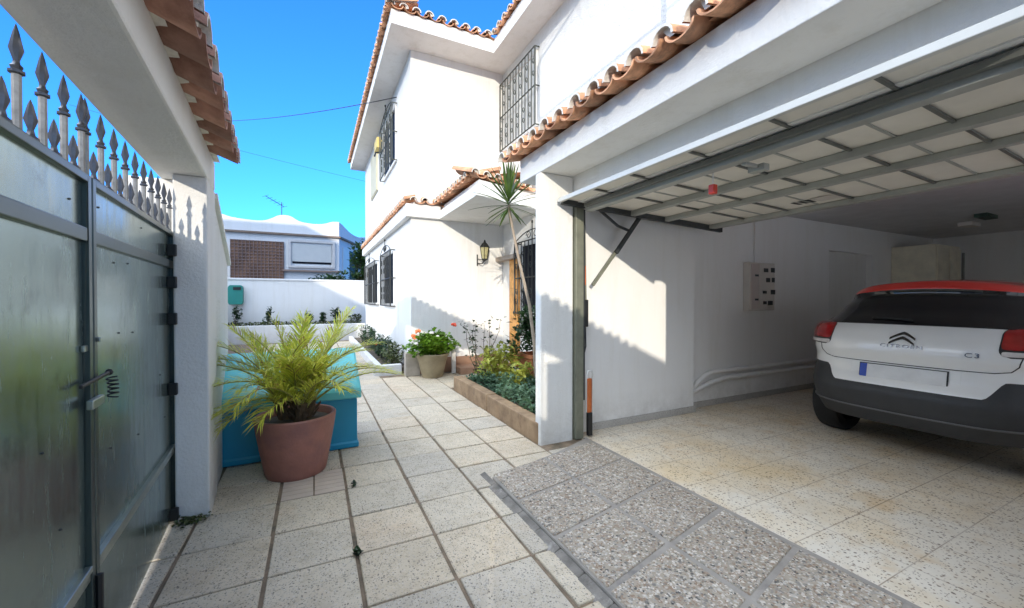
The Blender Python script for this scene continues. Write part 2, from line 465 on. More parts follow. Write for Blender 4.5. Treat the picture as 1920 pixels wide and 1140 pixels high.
# main eave: fascia, soffit, tiles
EX, EY, EX2 = 1.085, 6.45, 2.82
e = MB()
poly = [(EX,EY),(EX2,EY),(EX2,-2.4),(9,-2.4),(9,14.3),(EX,14.3)]
e.prism(poly, 5.60, 5.82)
ev = e.build('eave', m_smooth, house)
tb, mb = MB(), MB()
tile_row(tb, mb, (EX-.02, EY-.05, 5.86), (1,0,0), (0,-1,0), 9, .205, .5, .3)
tile_row(tb, mb, (EX-.09, EY-.02, 5.86), (0,1,0), (-1,0,0), 39, .205, .5, .3)
tile_row(tb, mb, (EX2-.07, EY-.12, 5.86), (0,-1,0), (-1,0,0), 42, .205, .5, .3)
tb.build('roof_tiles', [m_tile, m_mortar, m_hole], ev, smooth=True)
rf = MB()
AP, AP2 = (4.9, 10.3, 7.0), (4.9, 11.0, 7.0)
rf.face([(EX+.1,EY+.1,5.87),AP,AP2,(EX+.1,14.2,5.87)])
rf.face([(EX+.1,EY+.1,5.87),(EX2+.1,EY+.1,5.87),AP])
rf.face([(EX2+.1,EY+.1,5.87),(EX2+.1,-2.4,5.87),(6.2,-2.4,6.9),(6.2,9.9,6.9),AP])
rf.face([(EX+.1,14.2,5.87),AP2,(9,14.2,5.87)]); rf.face([AP,(6.2,9.9,6.9),(6.2,-2.4,6.9),(9,-2.4,5.87),(9,14.2,5.87),AP2])
rf.build('roof', m_tile, house)

f = MB(); f.box(1.36, 10.15, 4.98, XW-.002, 10.62, 5.24); f.build('awning_box', M('yellowed awning box', (.62, .48, .16), .6, var=.1), house, bevel=.02)
f = MB(); f.tube([(XW-.002,10.2,4.9),(1.34,10.2,4.86),(1.33,10.3,4.8)], .02, 6); f.build('awning_bracket', m_iron, house)
# string-course ledge round the wing at first floor level
lg = MB()
LX, LY = 1.40, 6.90
lg.box(LX, LY, 2.72, 2.0, YW-.002, 2.94); lg.box(LX, YW, 2.72, XW-.002, 13.9, 2.94)
led = lg.build('ledge', m_smooth, house, bevel=.006)
tb, mb = MB(), MB()
tile_row(tb, mb, (LX+.12, LY-.05, 2.985), (1,0,0), (0,-1,0), 3, .205, .2, .35, r=.07)
tile_row(tb, mb, (LX-.05, LY+.03, 2.985), (0,1,0), (-1,0,0), 34, .205, .2, .35, r=.07)
tb.build('roof_tiles', [m_tile, m_mortar, m_hole], led, smooth=True)

# porch canopy in the inner corner
cp = MB()
A, B_, C_, D_ = (1.98, 5.11), (XC-.002, 5.55), (XC-.002, YW-.002), (1.98, YW-.002)
cp.prism([A, B_, C_, D_], 2.72, 2.865)
cp.prism([(2.05,5.2),(XC-.002,5.6),C_,(2.05,YW-.002)], 2.865, 2.97)
can = cp.build('porch_canopy', m_smooth, house, bevel=.006)
tb, mb = MB(), MB()
tile_row(tb, mb, (1.90, 5.38, 3.02), (0,1,0), (-1,0,0), 8, .205, .55, .32, r=.075)
tile_row(tb, mb, (1.98, 5.14, 3.03), (1,.3,0), (.3,-1,0), 6, .205, .5, .32, r=.075)
tb.build('roof_tiles', [m_tile, m_mortar, m_hole], can, smooth=True)
rf = MB(); rf.face([(2.0,5.3,3.03),(XC,5.7,3.4),(XC,YW-.01,3.45),(2.0,YW-.01,3.03)]); rf.build('roof', m_tile, can)

# plinth skirting + door step
b = MB(); b.box(1.52, YW-.025, 0, XC-.03, YW-.002, .27); b.box(XC-.03, 5.6, 0, XC-.002, 6.28, .27)
b.build('skirting', m_brown, house, bevel=.004)
b = MB(); b.box(2.25, 6.60, 0, XC-.04, YW-.03, .12)
b.build('doorstep', m_brown, house, bevel=.01)
# front door in the main block wall, seen edge on
d = MB()
d.box(XC-.06, 6.28, .12, XC-.002, 6.60, 2.02)
for zz in (.3, .95, 1.5):
    d.box(XC-.075, 6.34, zz, XC-.06, 6.54, zz+.42)
dr = d.build('door', m_wood, house, bevel=.006)
h = MB(); h.box(XC-.16, 6.24, 2.02, XC-.002, YW-.004, 2.10); h.build('header', m_greywood, dr, bevel=.006)
h = MB(); h.ball((XC-.1, 6.31, 1.08), .03); h.build('handle', m_iron, dr, smooth=True)

def grille(fr, w, h, nb, horiz=(.5,), crest=True, depth=.14, r=.009, scroll=True, dense=1, belly=0):
    """wrought iron cage; fr(a, o, z): a along the window 0..w, o out of the wall, z up 0..h"""
    g = MB()
    P = lambda a, o, z: fr(a, o, z)
    for i in range(nb + 1):
        a = w*i/nb
        rr = r*1.5 if i in (0, nb) else r
        if belly and 0 < i < nb:
            g.tube([P(a, depth + belly*math.sin(PI*min(1, k/5.)), h*k/10.) for k in range(11)], rr, 6)
        else:
            g.tube([P(a, depth, 0), P(a, depth, h)], rr, 6)
    for z in (0, 1) + tuple(horiz):
        g.tube([P(0, .0, h*z), P(0, depth, h*z), P(w, depth, h*z), P(w, .0, h*z)], r*1.3, 6)
    if scroll:
        for i in range(nb):
            am = w*(i+.5)/nb; s = w/nb*.32
            for zc in [h*q for q in ((.16,.3,.66,.82) if dense else (.75,))]:
                pts = []
                for k in range(15):
                    t = k/14*2.2*PI; rad = s*(1 - .05*k)
                    pts.append(P(am + rad*math.cos(t), depth, zc + rad*1.7*math.sin(t)))
                if (i + int(zc*10)) % 2 == 0: g.tube(pts, r*.7, 4)
    if crest:
        pts = [P(w*k/12, depth, h + .16*math.sin(PI*k/12)**.8 if 0 < k < 12 else h) for k in range(13)]
        g.tube(pts, r, 5)
        g.tube([P(w/2, depth, h), P(w/2, depth, h+.27)], r, 5)
        for sgn in (-1, 1):
            pts = []
            for k in range(17):
                t = k/16*2.6*PI; rad = .085*(1 - k/22)
                pts.append(P(w/2 + sgn*(.12 + rad*math.cos(t)), depth, h + .08 + rad*.8*math.sin(t)))
            g.tube(pts, r*.8, 4)
        g.ball(P(w/2, depth, h+.28), .02, 6, sz=1.6)
    return g

def window_x(x, ya, yb, z0, z1, nb, mat, crest, name, ends=None, glass=m_glass_dark, shutter=False, dense=1, depth=.14, lab=None, horiz=(.5,)):
    """window in a wall that faces -X"""
    f = MB()
    t = .05
    f.box(x-.03, ya, z0-.06, x-.002, yb, z0); f.box(x-.03, ya, z1, x-.002, yb, z1+.04)
    f.box(x-.03, ya, z0, x-.002, ya+t, z1); f.box(x-.03, yb-t, z0, x-.002, yb, z1)
    f.box(x-.02, (ya+yb)/2-.025, z0, x-.002, (ya+yb)/2+.025, z1)
    wf = f.build('window', m_smooth if not shutter else m_shutter, house)
    p = MB(); p.box(x-.012, ya+t, z0, x-.002, yb-t, z1); p.build('pane', glass, wf)
    fr = lambda a, o, z: (x - .003 - o, ya - .05 + a, z0 - .05 + z)
    g = grille(fr, yb-ya+.1, z1-z0+.1, nb, horiz, crest, depth, dense=dense)
    g.build('grille', mat, wf, smooth=True)
    return wf
window_x(XW, 8.30, 9.85, 4.15, 5.18, 9, m_iron_grey, True, 'w', depth=.10)
f = MB(); f.box(XW-.03, 10.9, 4.15, XW-.002, 12.2, 5.3)
for k in range(26): f.box(XW-.045, 10.95, 4.18+k*.043, XW-.03, 12.15, 4.18+k*.043+.034)
f.build('shutter', M('cream louvre shutter', (.62, .58, .42), .6, var=.1), house)
window_x(XW, 8.55, 9.85, 1.22, 2.28, 9, m_iron, True, 'w', depth=.10)
window_x(XW, 10.9, 13.2, 1.22, 2.26, 12, m_iron, True, 'w', depth=.10, dense=0)
window_x(XC, 5.66, 6.90, 4.16, 5.30, 12, m_iron_grey, False, 'w', glass=m_shutter, depth=.08)
window_x(XC, 5.05, 6.20, 1.12, 2.22, 10, m_iron, True, 'w', depth=.12)

# ------------------------------------------------------------------ garage
gar = thing('garage', 'white stucco garage bay with tiled eave and raised overhead door', 'garage', (1.81, 3.1, 0))
FX, PYF = 1.81, 3.10
b = MB()
b.box(FX, PYF, -.05, 2.16, 3.199, 2.44)                               # pillar
b.build('pillar', m_pillar, gar, bevel=.012)
b = MB()
b.box(FX, -2.4, -.05, 2.16, -.5, 2.44)                              # near jamb pier
b.box(2.20, -1.4, -.05, 2.239, .44, 2.19)
b.build('pillar', m_rough, gar)
b = MB()
b.box(FX, -2.4, 2.44, 2.16, 3.50, 2.665); b.build('fascia', m_smooth, gar, bevel=.006)
b = MB()
b.box(2.162, -1.2, 2.19, 2.40, 3.398, 2.62); b.build('lintel', m_beam, gar)
b = MB()
b.box(2.41, 3.22, 0, 3.92, 3.42, 2.5); b.box(3.92, 3.34, 0, 7.0, 3.42, 2.5); b.box(7.0, 3.34, 2.05, 8.3, 3.42, 2.5); b.box(8.3, 3.34, 0, 10.6, 3.42, 2.5)
b.box(2.162, 3.20, 0, 2.41, 3.42, 2.19)
b.box(10.6, -1.4, 0, 10.8, 3.42, 2.5); b.box(2.24, -1.4, 0, 3.0, -1.2, 2.5); b.box(6.59, -1.4, 0, 10.6, -1.2, 2.5); b.box(3.0, -1.4, 0, 6.59, -1.2, .6); b.box(3.0, -1.4, 2.3, 6.59, -1.2, 2.5)
b.box(7.0, 3.55, 0, 8.3, 3.6, 2.05); 
b.build('wall', m_inner, gar)
fill_gwn = MB()  # side window added out of view; its sunlit panes brighten the garage
for x in (3.0, 4.18, 5.36, 6.54): fill_gwn.box(x, -1.33, .601, x+.05, -1.27, 2.299)
for z in (.601, 2.25): fill_gwn.box(3.05, -1.33, z, 6.54, -1.27, z+.048)
fill_wnd = fill_gwn.build('window', m_steel, gar)
m_fillpane, ntf, bf = nodes_of('frosted fill glass')
tlf = N(ntf, 'ShaderNodeBsdfTranslucent'); tlf.inputs['Color'].default_value = (.88, .90, .93, 1)
L(ntf, tlf.outputs[0], ntf.nodes['Material Output'].inputs['Surface'])
for k in range(3):
    fill_gwn = MB(); x = 3.05 + k*1.18; fill_gwn.box(x+.002, -1.303, .65, x+1.126, -1.297, 2.249); fill_gwn.build('pane', m_fillpane, fill_wnd)
b = MB(); b.box(2.40, -1.2, 2.46, 10.6, 3.40, 2.60); b.build('ceiling', M('garage ceiling', (.62, .62, .63), .9, var=.1), gar)
b = MB(); b.box(2.42, 3.203, .004, 3.937, 3.219, .075); b.box(3.922, 3.219, .004, 3.937, 3.325, .075); b.box(3.937, 3.325, .004, 7.0, 3.338, .075)
b.build('skirting', m_skirt, gar, bevel=.003)
tb, mb = MB(), MB()
tile_row(tb, mb, (1.66, 3.62, 2.685), (0,-1,0), (-1,0,0), 30, .205, .55, .24, r=.078, mort=.5, jit=.012)
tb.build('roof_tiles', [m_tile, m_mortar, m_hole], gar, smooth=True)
rf = MB(); rf.face([(1.78,-2.4,2.70),(1.78,3.6,2.70),(XC,3.6,3.08),(XC,-2.4,3.08)])
rf.build('roof', m_tile, gar)

# overhead door, open: panel of beige boards, ribs, beams, side rails
m_panel = M('beige sheet door panel', (.76, .725, .645), .55, var=.1, vs=3, bp=.05, bs=20)
m_edge = M('pale painted door edge', (.62, .62, .58), .4, .1, var=.08)
m_darkrib = M('dark grey rib', (.16, .165, .15), .5, .2, var=.15)
dp = MB()
zf, zb, xf_, xb_ = 2.205, 2.125, 1.98, 4.10
def dz(x): return zf + (zb - zf)*(x - xf_)/(xb_ - xf_)
ya, yb = .35, 3.05
dp.hexa([(xf_,ya,dz(xf_)),(xb_,ya,dz(xb_)),(xb_,yb,dz(xb_)),(xf_,yb,dz(xf_)),(xf_,ya,dz(xf_)+.012),(xb_,ya,dz(xb_)+.012),(xb_,yb,dz(xb_)+.012),(xf_,yb,dz(xf_)+.012)])
door = dp.build('overhead_door', m_panel, gar)
e = MB(); e.box(xf_-.02, ya, 2.172, xf_+.012, yb, 2.21); e.build('door_edge', m_edge, door, bevel=.004)
def beamy(x, w_, hh, name='beam', mat=m_steel):
    e = MB(); zt = dz(x)
    e.box(x-w_/2, ya, zt-hh, x+w_/2, yb-.02, zt-.002); e.build(name, mat, door, bevel=.003)
m_rib = M('grey painted door rib', (.40, .41, .38), .5, .2, var=.15)
beamy(2.28, .075, .075, mat=m_rib); beamy(2.82, .06, .05, mat=m_rib); beamy(3.28, .06, .045, mat=m_rib); beamy(3.97, .10, .04, mat=m_rib)
e = MB(); e.box(2.20, ya, dz(2.2)-.05, 2.235, yb-.06, dz(2.2)-.02); e.build('torsion_rod', m_darkrib, door)
for k, yy in enumerate((2.62, 2.20, 1.70, 1.22, .80)):
    e = MB(); e.hexa([(xf_+.01,yy,dz(xf_)-.016),(xb_,yy,dz(xb_)-.016),(xb_,yy+.016,dz(xb_)-.016),(xf_+.01,yy+.016,dz(xf_)-.016),(xf_+.01,yy,dz(xf_)-.003),(xb_,yy,dz(xb_)-.003),(xb_,yy+.016,dz(xb_)-.003),(xf_+.01,yy+.016,dz(xf_)-.003)])
    e.build('rib', m_darkrib, door)
for k, yy in enumerate((2.43, 1.95, 1.47, 1.02)):
    e = MB(); e.hexa([(2.3,yy,dz(2.3)-.006),(xb_,yy,dz(xb_)-.006),(xb_,yy+.016,dz(xb_)-.006),(2.3,yy+.016,dz(2.3)-.006),(2.3,yy,dz(2.3)-.001),(xb_,yy,dz(xb_)-.001),(xb_,yy+.016,dz(xb_)-.001),(2.3,yy+.016,dz(2.3)-.001)])
    e.build('seam', m_rib, door)
e = MB(); e.hexa([(xf_+.02,yb-.02,dz(xf_)-.045),(xb_+.05,yb-.02,dz(xb_)-.06),(xb_+.05,yb+.02,dz(xb_)-.06),(xf_+.02,yb+.02,dz(xf_)-.045),(xf_+.02,yb-.02,dz(xf_)+.02),(xb_+.05,yb-.02,dz(xb_)+.02),(xb_+.05,yb+.02,dz(xb_)+.02),(xf_+.02,yb+.02,dz(xf_)+.02)])
e.build('side_rail', m_darksteel, door, bevel=.003)
e = MB(); e.box(2.42, 1.50, dz(2.5)-.10, 2.48, 1.60, dz(2.5)-.06); e.box(2.30,1.53,dz(2.3)-.09,2.44,1.56,dz(2.3)-.07); e.build('latch', m_rib, door, bevel=.004)
# strut arms
e = MB(); e.bar((2.40, 3.12, 1.44), (2.95, 3.10, 2.11), .022, .03); e.build('arm', m_steelg, door)
e = MB(); e.bar((2.66, 3.09, 1.76), (2.96, 3.09, 2.13), .03, .035); e.build('arm', m_darksteel, door)
e = MB(); e.tube([(2.48, 3.11, 2.16), (2.70, 3.11, 2.03), (2.86, 3.11, 1.99)], .014, 6); e.build('arm', m_darksteel, door)
# steel frame post, guide track, counterweight box
e = MB(); e.box(2.168, 3.065, .0, 2.255, 3.125, 2.19); e.build('frame_post', m_steelg, gar, bevel=.004)
e = MB(); e.box(2.262, 3.09, .35, 2.29, 3.15, 2.15); e.build('frame_post', m_darksteel, gar, bevel=.003)
e = MB(); e.bar((2.335,3.16,1.2),(2.315,3.16,2.14), .03,.03); e.build('guide_track', m_steelg, gar)
e = MB(); e.box(2.30, 3.13, 1.04, 2.36, 3.19, 1.30); e.build('counterweight', m_black, gar, bevel=.006)
e = MB(); e.tube([(2.345,3.16,1.04),(2.35,3.16,.85),(2.325,3.16,.76),(2.325,3.15,.6)], .006, 6); e.build('cable', m_black, gar)
m_orange = M('orange rust paint', (.55, .14, .035), .6, var=.25, vs=14)
e = MB(); e.box(2.292, 3.10, 1.44, 2.305, 3.14, 1.62); e.build('sticker', m_orange, gar)
tb_ = MB()
tb_.tube([(2.37,3.12,.04),(2.37,3.12,.66)], .0, 4) if False else None
# broom stuff in the door pocket
br = thing('broom', 'orange handled brush leaning in the corner behind the garage post', 'broom', (2.32, 3.06, 0))
e = MB(); e.bar((2.315, 3.06, .24), (2.315, 3.06, .56), .045, .03); e.build('handle', m_orange, br, bevel=.006)
e = MB(); e.bar((2.32, 3.06, .02), (2.318, 3.06, .24), .05, .035); e.build('brush', m_black, br, bevel=.006)
e = MB(); e.tube([(2.30,3.07,.24),(2.30,3.07,.60),(2.31,3.07,.63),(2.355,3.07,.63),(2.365,3.07,.60),(2.365,3.07,.22)], .011, 6); e.build('guard', M('white plastic', (.75,.75,.72), .5), br, smooth=True)

# meter box, wires, pipes
mt = thing('meter_box', 'white electric meter cabinet with dark dials on the garage wall', 'meter box', (5.2, 3.33, 1.16))
m_mbox = M('off white cabinet', (.62, .58, .53), .5, var=.05)
e = MB(); e.box(4.97, 3.25, 1.16, 5.50, 3.338, 1.78); e.build('cabinet', m_mbox, mt, bevel=.008)
m_pink = M('pinkish panel', (.55, .48, .45), .5, var=.05)
for (x0, x1, z0, z1, mm) in ((5.0,5.15,1.18,1.76,m_pink),(5.17,5.48,1.18,1.76,m_mbox)):
    e = MB(); e.box(x0, 3.243, z0, x1, 3.2495, z1); e.build('panel', mm, mt)
for (x, z, w_, hh) in ((5.07,1.60,.07,.025),(5.07,1.29,.07,.025),(5.25,1.66,.09,.05),(5.40,1.66,.08,.06),(5.30,1.53,.08,.055),(5.42,1.53,.06,.06),(5.23,1.38,.08,.035),(5.40,1.37,.09,.06),(5.24,1.24,.07,.04),(5.34,1.23,.1,.055)):
    e = MB(); e.box(x, 3.238, z, x+w_, 3.2425, z+hh); e.build('dial', m_darksteel, mt)
e = MB(); e.tube([(5.19,3.325,1.78),(5.19,3.325,2.46)], .008, 6); tag(e.build('conduit', m_inner), 'thin white conduit rising from the meter cabinet', 'conduit')
for k, (z, lab) in enumerate(((.42, 'upper of two white pipes along the foot of the garage wall'), (.33, 'lower of two white pipes along the foot of the garage wall'))):
    e = MB()
    pts = [(3.93, 3.30, z-.16), (4.02, 3.30, z-.15), (4.22, 3.30, z-.03), (4.32, 3.30, z), (6.99, 3.30, z)] if k == 0 else [(3.93, 3.30, .20), (4.35, 3.30, .30), (4.6, 3.30, z), (6.99, 3.30, z)]
    e.tube(pts, .028, 10); tag(e.build('pipe', m_inner, smooth=True), lab, 'pipe', 'pipes along the garage wall')
# back of the garage: cupboard and shelf rack
m_ply = M('beige cupboard board', (.82, .76, .60), .6, var=.15, vs=6)
cb = thing('cupboard', 'beige tall cupboard standing at the back of the garage', 'cupboard', (8.8, 3.1, 0))
e = MB(); e.box(8.95, 2.78, .0, 9.9, 3.335, 2.2); e.build('carcass', m_ply, cb, bevel=.005)
for x in (8.98, 9.46):
    e = MB(); e.box(x, 2.765, .05, x+.44, 2.778, 2.15); e.build('door', m_ply, cb, bevel=.004)
e = MB(); e.bar((9.94, 2.75, 0), (9.94, 2.75, 2.1), .03, .03); 
tag(e.build('rack_post', m_steel), 'thin steel upright beside the beige cupboard', 'post')
mo = thing('garage_lamp', 'small ceiling lamp with a pale shade deep inside the garage', 'lamp', (8.4, 2.0, 2.46))
e = MB(); e.box(8.0, 2.0, 2.41, 8.4, 2.12, 2.458); e.build('bracket', M('green box', (.05,.09,.07), .5), mo)
e = MB(); e.box(8.1, 2.16, 2.33, 8.4, 2.3, 2.378); e.build('lamp_shade', m_mbox, mo)
lb = thing('door_label', 'white label with black marks stuck under the raised garage door', 'label', (3.75, 1.75, dz(3.75)))
e = MB(); e.box(3.68, 1.72, dz(3.68)-.007, 3.86, 1.90, dz(3.8)-.003); e.build('label_sheet', m_mbox, lb)
for k in range(3):
    e = MB(); e.box(3.70, 1.92+.0+k*.055, dz(3.68)-.007, 3.83, 1.95+k*.055, dz(3.8)-.003); e.build('mark', m_black, lb)
tg = thing('pull_tag', 'red plastic pull tag hanging on a cord under the raised garage door', 'pull cord', (2.19, 1.53, 1.98))
m_red = M('red plastic', (.70, .06, .035), .4)
e = MB(); e.box(2.30, 1.745, 1.985, 2.34, 1.785, 2.045); e.build('tag', m_red, tg, bevel=.005)
e = MB(); e.tube([(2.32,1.765,2.045),(2.32,1.765,2.16)], .003, 5); e.build('cord', m_inner, tg)

# ------------------------------------------------------------------ street front: gateway, gate, boundary walls
def fr(s, n, z): return (xl(s) - n, s, z)
def fbox(mb, s0, s1, n0, n1, z0, z1, m=0):
    mb.hexa([fr(s0,n0,z0),fr(s0,n1,z0),fr(s1,n1,z0),fr(s1,n0,z0),fr(s0,n0,z1),fr(s0,n1,z1),fr(s1,n1,z1),fr(s1,n0,z1)], m)
gw = thing('gateway', 'white gateway beam and pillar with weathered tile coping over the gate', 'gateway', fr(3.0,.1,0))
b = MB(); fbox(b, 2.95, 3.32, 0, .165, -.05, 2.03); fbox(b, 3.10, 3.32, .1651, .42, -.05, 2.03)
b.build('pillar', m_beam, gw, bevel=.01)
b = MB(); fbox(b, -3.6, -2.22, 0, .42, -.05, 2.029); b.build('pillar', m_beam, gw, bevel=.01)
b = MB(); fbox(b, -3.6, 3.32, 0, .25, 2.03, 2.225); b.build('beam', m_beam, gw, bevel=.012)
b = MB()
b.hexa([fr(-3.6,-.03,2.228),fr(-3.6,.28,2.228),fr(3.32,.28,2.228),fr(3.32,-.03,2.228),fr(-3.6,.13,2.36),fr(-3.6,.17,2.36),fr(3.32,.17,2.36),fr(3.32,.13,2.36)])
b.build('coping_core', m_mortar, gw)
tb, mb = MB(), MB()
P0 = Vector(fr(3.16, -.15, 2.215))
tile_row(tb, mb, P0, (.08,-1,0), (1,.08,0), 33, .205, .36, .36, r=.074, mort=.7, jit=.01)
tile_row(tb, mb, Vector(fr(3.16, .275, 2.24)), (.08,-1,0), (-1,-.08,0), 33, .205, .36, .36, r=.074, mort=.7, jit=.01)
rc = [[Vector(fr(s, .145 - .10*math.cos(t), 2.36 + .10*math.sin(t))) for t in [PI*k/8 for k in range(9)]] for s in (-3.6, 3.3)]
tb.grid(rc)
tb.build('roof_tiles', [m_tile_old, m_mortar, m_hole], gw, smooth=True)
# boundary wall beyond the gateway with raking top
bw = MB()
pts = [(3.3212, 0), (4.25, 0)]
def zt(s): return 1.99 - .40*(s - 3.3)
bw.hexa([fr(3.322,.01,-.05),fr(3.322,.25,-.05),fr(4.27,.25,-.05),fr(4.27,.01,-.05),fr(3.322,.01,zt(3.32)),fr(3.322,.25,zt(3.32)),fr(4.27,.25,zt(4.27)),fr(4.27,.01,zt(4.27))])
bwt = thing('boundary_wall', 'white stucco wall stepping down behind the palm beside the gateway', 'wall', fr(3.8,.1,0))
bw.build('wall_face', m_rough, bwt, bevel=.01)
c = MB(); c.hexa([fr(3.322,-.015,zt(3.32)+.001),fr(3.322,.27,zt(3.32)+.001),fr(4.285,.27,zt(4.285)+.001),fr(4.285,-.015,zt(4.285)+.001),fr(3.322,-.015,zt(3.32)+.04),fr(3.322,.27,zt(3.32)+.04),fr(4.285,.27,zt(4.285)+.04),fr(4.285,-.015,zt(4.285)+.04)])
c.build('coping', m_beam, bwt, bevel=.006)
b = MB(); b.hexa([(-.72,4.33,-.05),(-.95,4.33,-.05),(-2.78,14.9,-.05),(-2.55,14.9,-.05),(-.72,4.33,1.28),(-.95,4.33,1.28),(-2.78,14.9,1.28),(-2.55,14.9,1.28)])
tag(b.build('garden_wall', m_rough, bevel=.01), 'low white wall running away along the left edge of the garden', 'wall')
b = MB(); fbox(b, -9, -3.62, 0, .25, -.05, 2.45)
tag(b.build('roadside_wall', m_beam, bevel=.01), 'high white roadside wall continuing behind the gateway', 'wall')

# the gate
m_gate = M('dark green metal sheet', (.27, .345, .325), .17, .8, var=.25, vs=2.2, bp=.10, bs=4, spec=.6, dirt=((.06, .075, .07), 5, .58, .8))
_nt = m_gate.node_tree; _co = N(_nt, 'ShaderNodeTexCoord').outputs['Object']
_mp = N(_nt, 'ShaderNodeMapping'); _mp.inputs['Scale'].default_value = (6, 6, 1); L(_nt, _co, _mp.inputs[0])
L(_nt, ramp(_nt, noise(_nt, _mp.outputs[0], 3, 8, .72), [(.3, .13), (.75, .34)]), _nt.nodes['Principled BSDF'].inputs['Roughness'])
m_gframe = M('dark green gate frame', (.085, .11, .105), .3, .6, var=.2)
m_rail = M('worn pale gate rail', (.36, .40, .36), .3, .7, var=.25, vs=12)
m_spearhead = M('dark cast spear head', (.12, .125, .14), .3, .7, var=.3, vs=40)
m_spear = M('bare metal spear', (.34, .33, .31), .4, .6, var=.35, vs=30)
GN = .192
gate = thing('street_gate', 'dark green sheet metal driveway gate topped with spear finials', 'gate', fr(1.9,GN,0))
# spear prototypes
def spear_mesh(tall):
    g = MB()
    if tall:
        g.lathe((0,0,0), [(.0001,0),(.0092,0),(.0092,.138)], 8)
        g.lathe((0,0,0), [(.0098,.1381),(.015,.141),(.015,.147),(.009,.15),(.012,.157),(.007,.163),(.006,.172),(.0135,.198),(.006,.238),(.001,.258)], 8, 1)
    else:
        g.lathe((0,0,0), [(.0001,0),(.017,0),(.016,.008),(.009,.015),(.006,.030),(.0135,.054),(.006,.090),(.001,.105)], 8, 1)
    return g
sp_proto = {}
def spears(leaf, s0, s1):
    n = max(2, int(round((s1 - s0)/.132)))
    for k in range(n + 1):
        s = s0 + (s1-s0)*k/n
        for tall, ss in ((True, s), (False, s + (s1-s0)/n/2)):
            if not tall and k == n: continue
            if tall not in sp_proto:
                g = spear_mesh(tall); o = g.build('spear' if tall else 'finial', [m_spear, m_spearhead], None, smooth=True)
                sp_proto[tall] = o; o2 = o
            else:
                o2 = sp_proto[tall].copy(); COL.objects.link(o2)
            o2.parent = leaf; o2.matrix_parent_inverse = Matrix()
            o2.location = Vector(fr(ss, GN, 1.70))
lv_edges = [(1.785, 3.04), (.50, 1.775), (-.83, .44)]
for (s0, s1) in lv_edges:
    g = MB(); fbox(g, s0+.03, s1-.03, GN-.004, GN+.004, .012, 1.68)
    leaf = g.build('gate_leaf', m_gate, gate)
    # frame
    g = MB()
    fbox(g, s0, s0+.028, GN-.02, GN+.02, .045, 1.70); fbox(g, s1-.028, s1, GN-.02, GN+.02, .045, 1.70)
    fbox(g, s0+.028, s1-.028, GN-.02, GN+.02, 1.675, 1.70)
    g.build('frame', m_gframe, leaf, bevel=.003)
    g = MB(); fbox(g, s0+.028, s1-.028, GN-.018, GN+.018, 1.485, 1.53); g.build('rail', m_gframe, leaf, bevel=.004)
    g = MB(); fbox(g, s0+.028, s1-.028, GN-.022, GN+.018, .425, .445); fbox(g, s0+.028, s1-.028, GN-.016, GN+.018, .395, .418); g.build('rail', m_rail, leaf, bevel=.003)
    spears(leaf, s0+.01, s1-.01)
    g = MB()
    for (ss, z) in [(s0+.1,1.62),(s1-.12,1.60),((s0+s1)/2,1.63),(s0+.25,1.44),(s0+.42,1.45),(s0+.3,1.17),(s0+.48,1.16),(s0+.55,.7),(s0+.2,.75),(s1-.3,.9),(s1-.2,.65)]:
        g.ball(fr(ss, GN-.005, z), .0038, 6)
    g.build('rivet', m_darksteel, leaf)
g = MB(); fbox(g, -2.2, -.90, GN-.004, GN+.004, .012, 1.36); leaf = g.build('gate_leaf', m_gate, gate)
g = MB(); fbox(g, -2.2, -.90, GN-.018, GN+.018, 1.36, 1.40); g.build('rail', m_gframe, leaf)
for s_ in (-2.16, -1.72, -1.28, -.92):
    g = MB(); fbox(g, s_-.008, s_+.008, GN-.008, GN+.008, 1.40, 2.029); g.build('bar', m_gframe, leaf)
m_hinge = M('black hinge', (.010, .011, .012), .5)
for z in (1.585, 1.40, 1.19, .785, .06):
    g = MB(); fbox(g, 2.915, 2.9485, .145, .187, z-.034, z+.034); g.build('hinge', m_hinge, gate, bevel=.005)
g = MB(); fbox(g, 3.041, 3.062, GN-.012, GN+.012, .05, 1.69); g.build('hinge_post', m_hinge, gate)
# lock: dark bar, pale plate, coiled spring
g = MB()
pa, pb = Vector(fr(1.66, GN-.022, 1.035)), Vector(fr(1.88, GN-.028, 1.045))
g.bar(pa, pb, .010, .014)
g.ball(fr(1.885, GN-.028, 1.046), .012, 8)
lk = g.build('latch_bar', m_hinge, gate, bevel=.005)
g = MB(); fbox(g, 1.70, 1.80, GN-.04, GN-.022, .955, .985); g.build('lock_plate', m_rail, gate, bevel=.004)
g = MB(); fbox(g, 1.72, 1.775, GN-.015, GN-.005, 1.135, 1.155); fbox(g, 1.80, 1.815, GN-.03, GN-.018, 1.16, 1.175); g.build('lock_plate', m_rail, gate, bevel=.003)
g = MB(); pts = []
for k in range(90):
    t = k/89; q = Vector(fr(1.885 + .02*math.sin(t*2.5), GN-.034, 1.03 - .075*t)); an = t*2*PI*5
    pts.append((q.x + .014*math.cos(an), q.y + .014*math.sin(an), q.z))
g.tube(pts, .0028, 5); g.build('lock_cable', m_hinge, gate, smooth=True)
g = MB(); g.tube([fr(1.77, GN-.03, .05), fr(1.77, GN-.03, .40)], .010, 6); g.tube([fr(1.79,GN-.03,.20),fr(1.86,GN-.04,.215)], .006, 6); g.build('drop_bolt', m_hinge, gate)

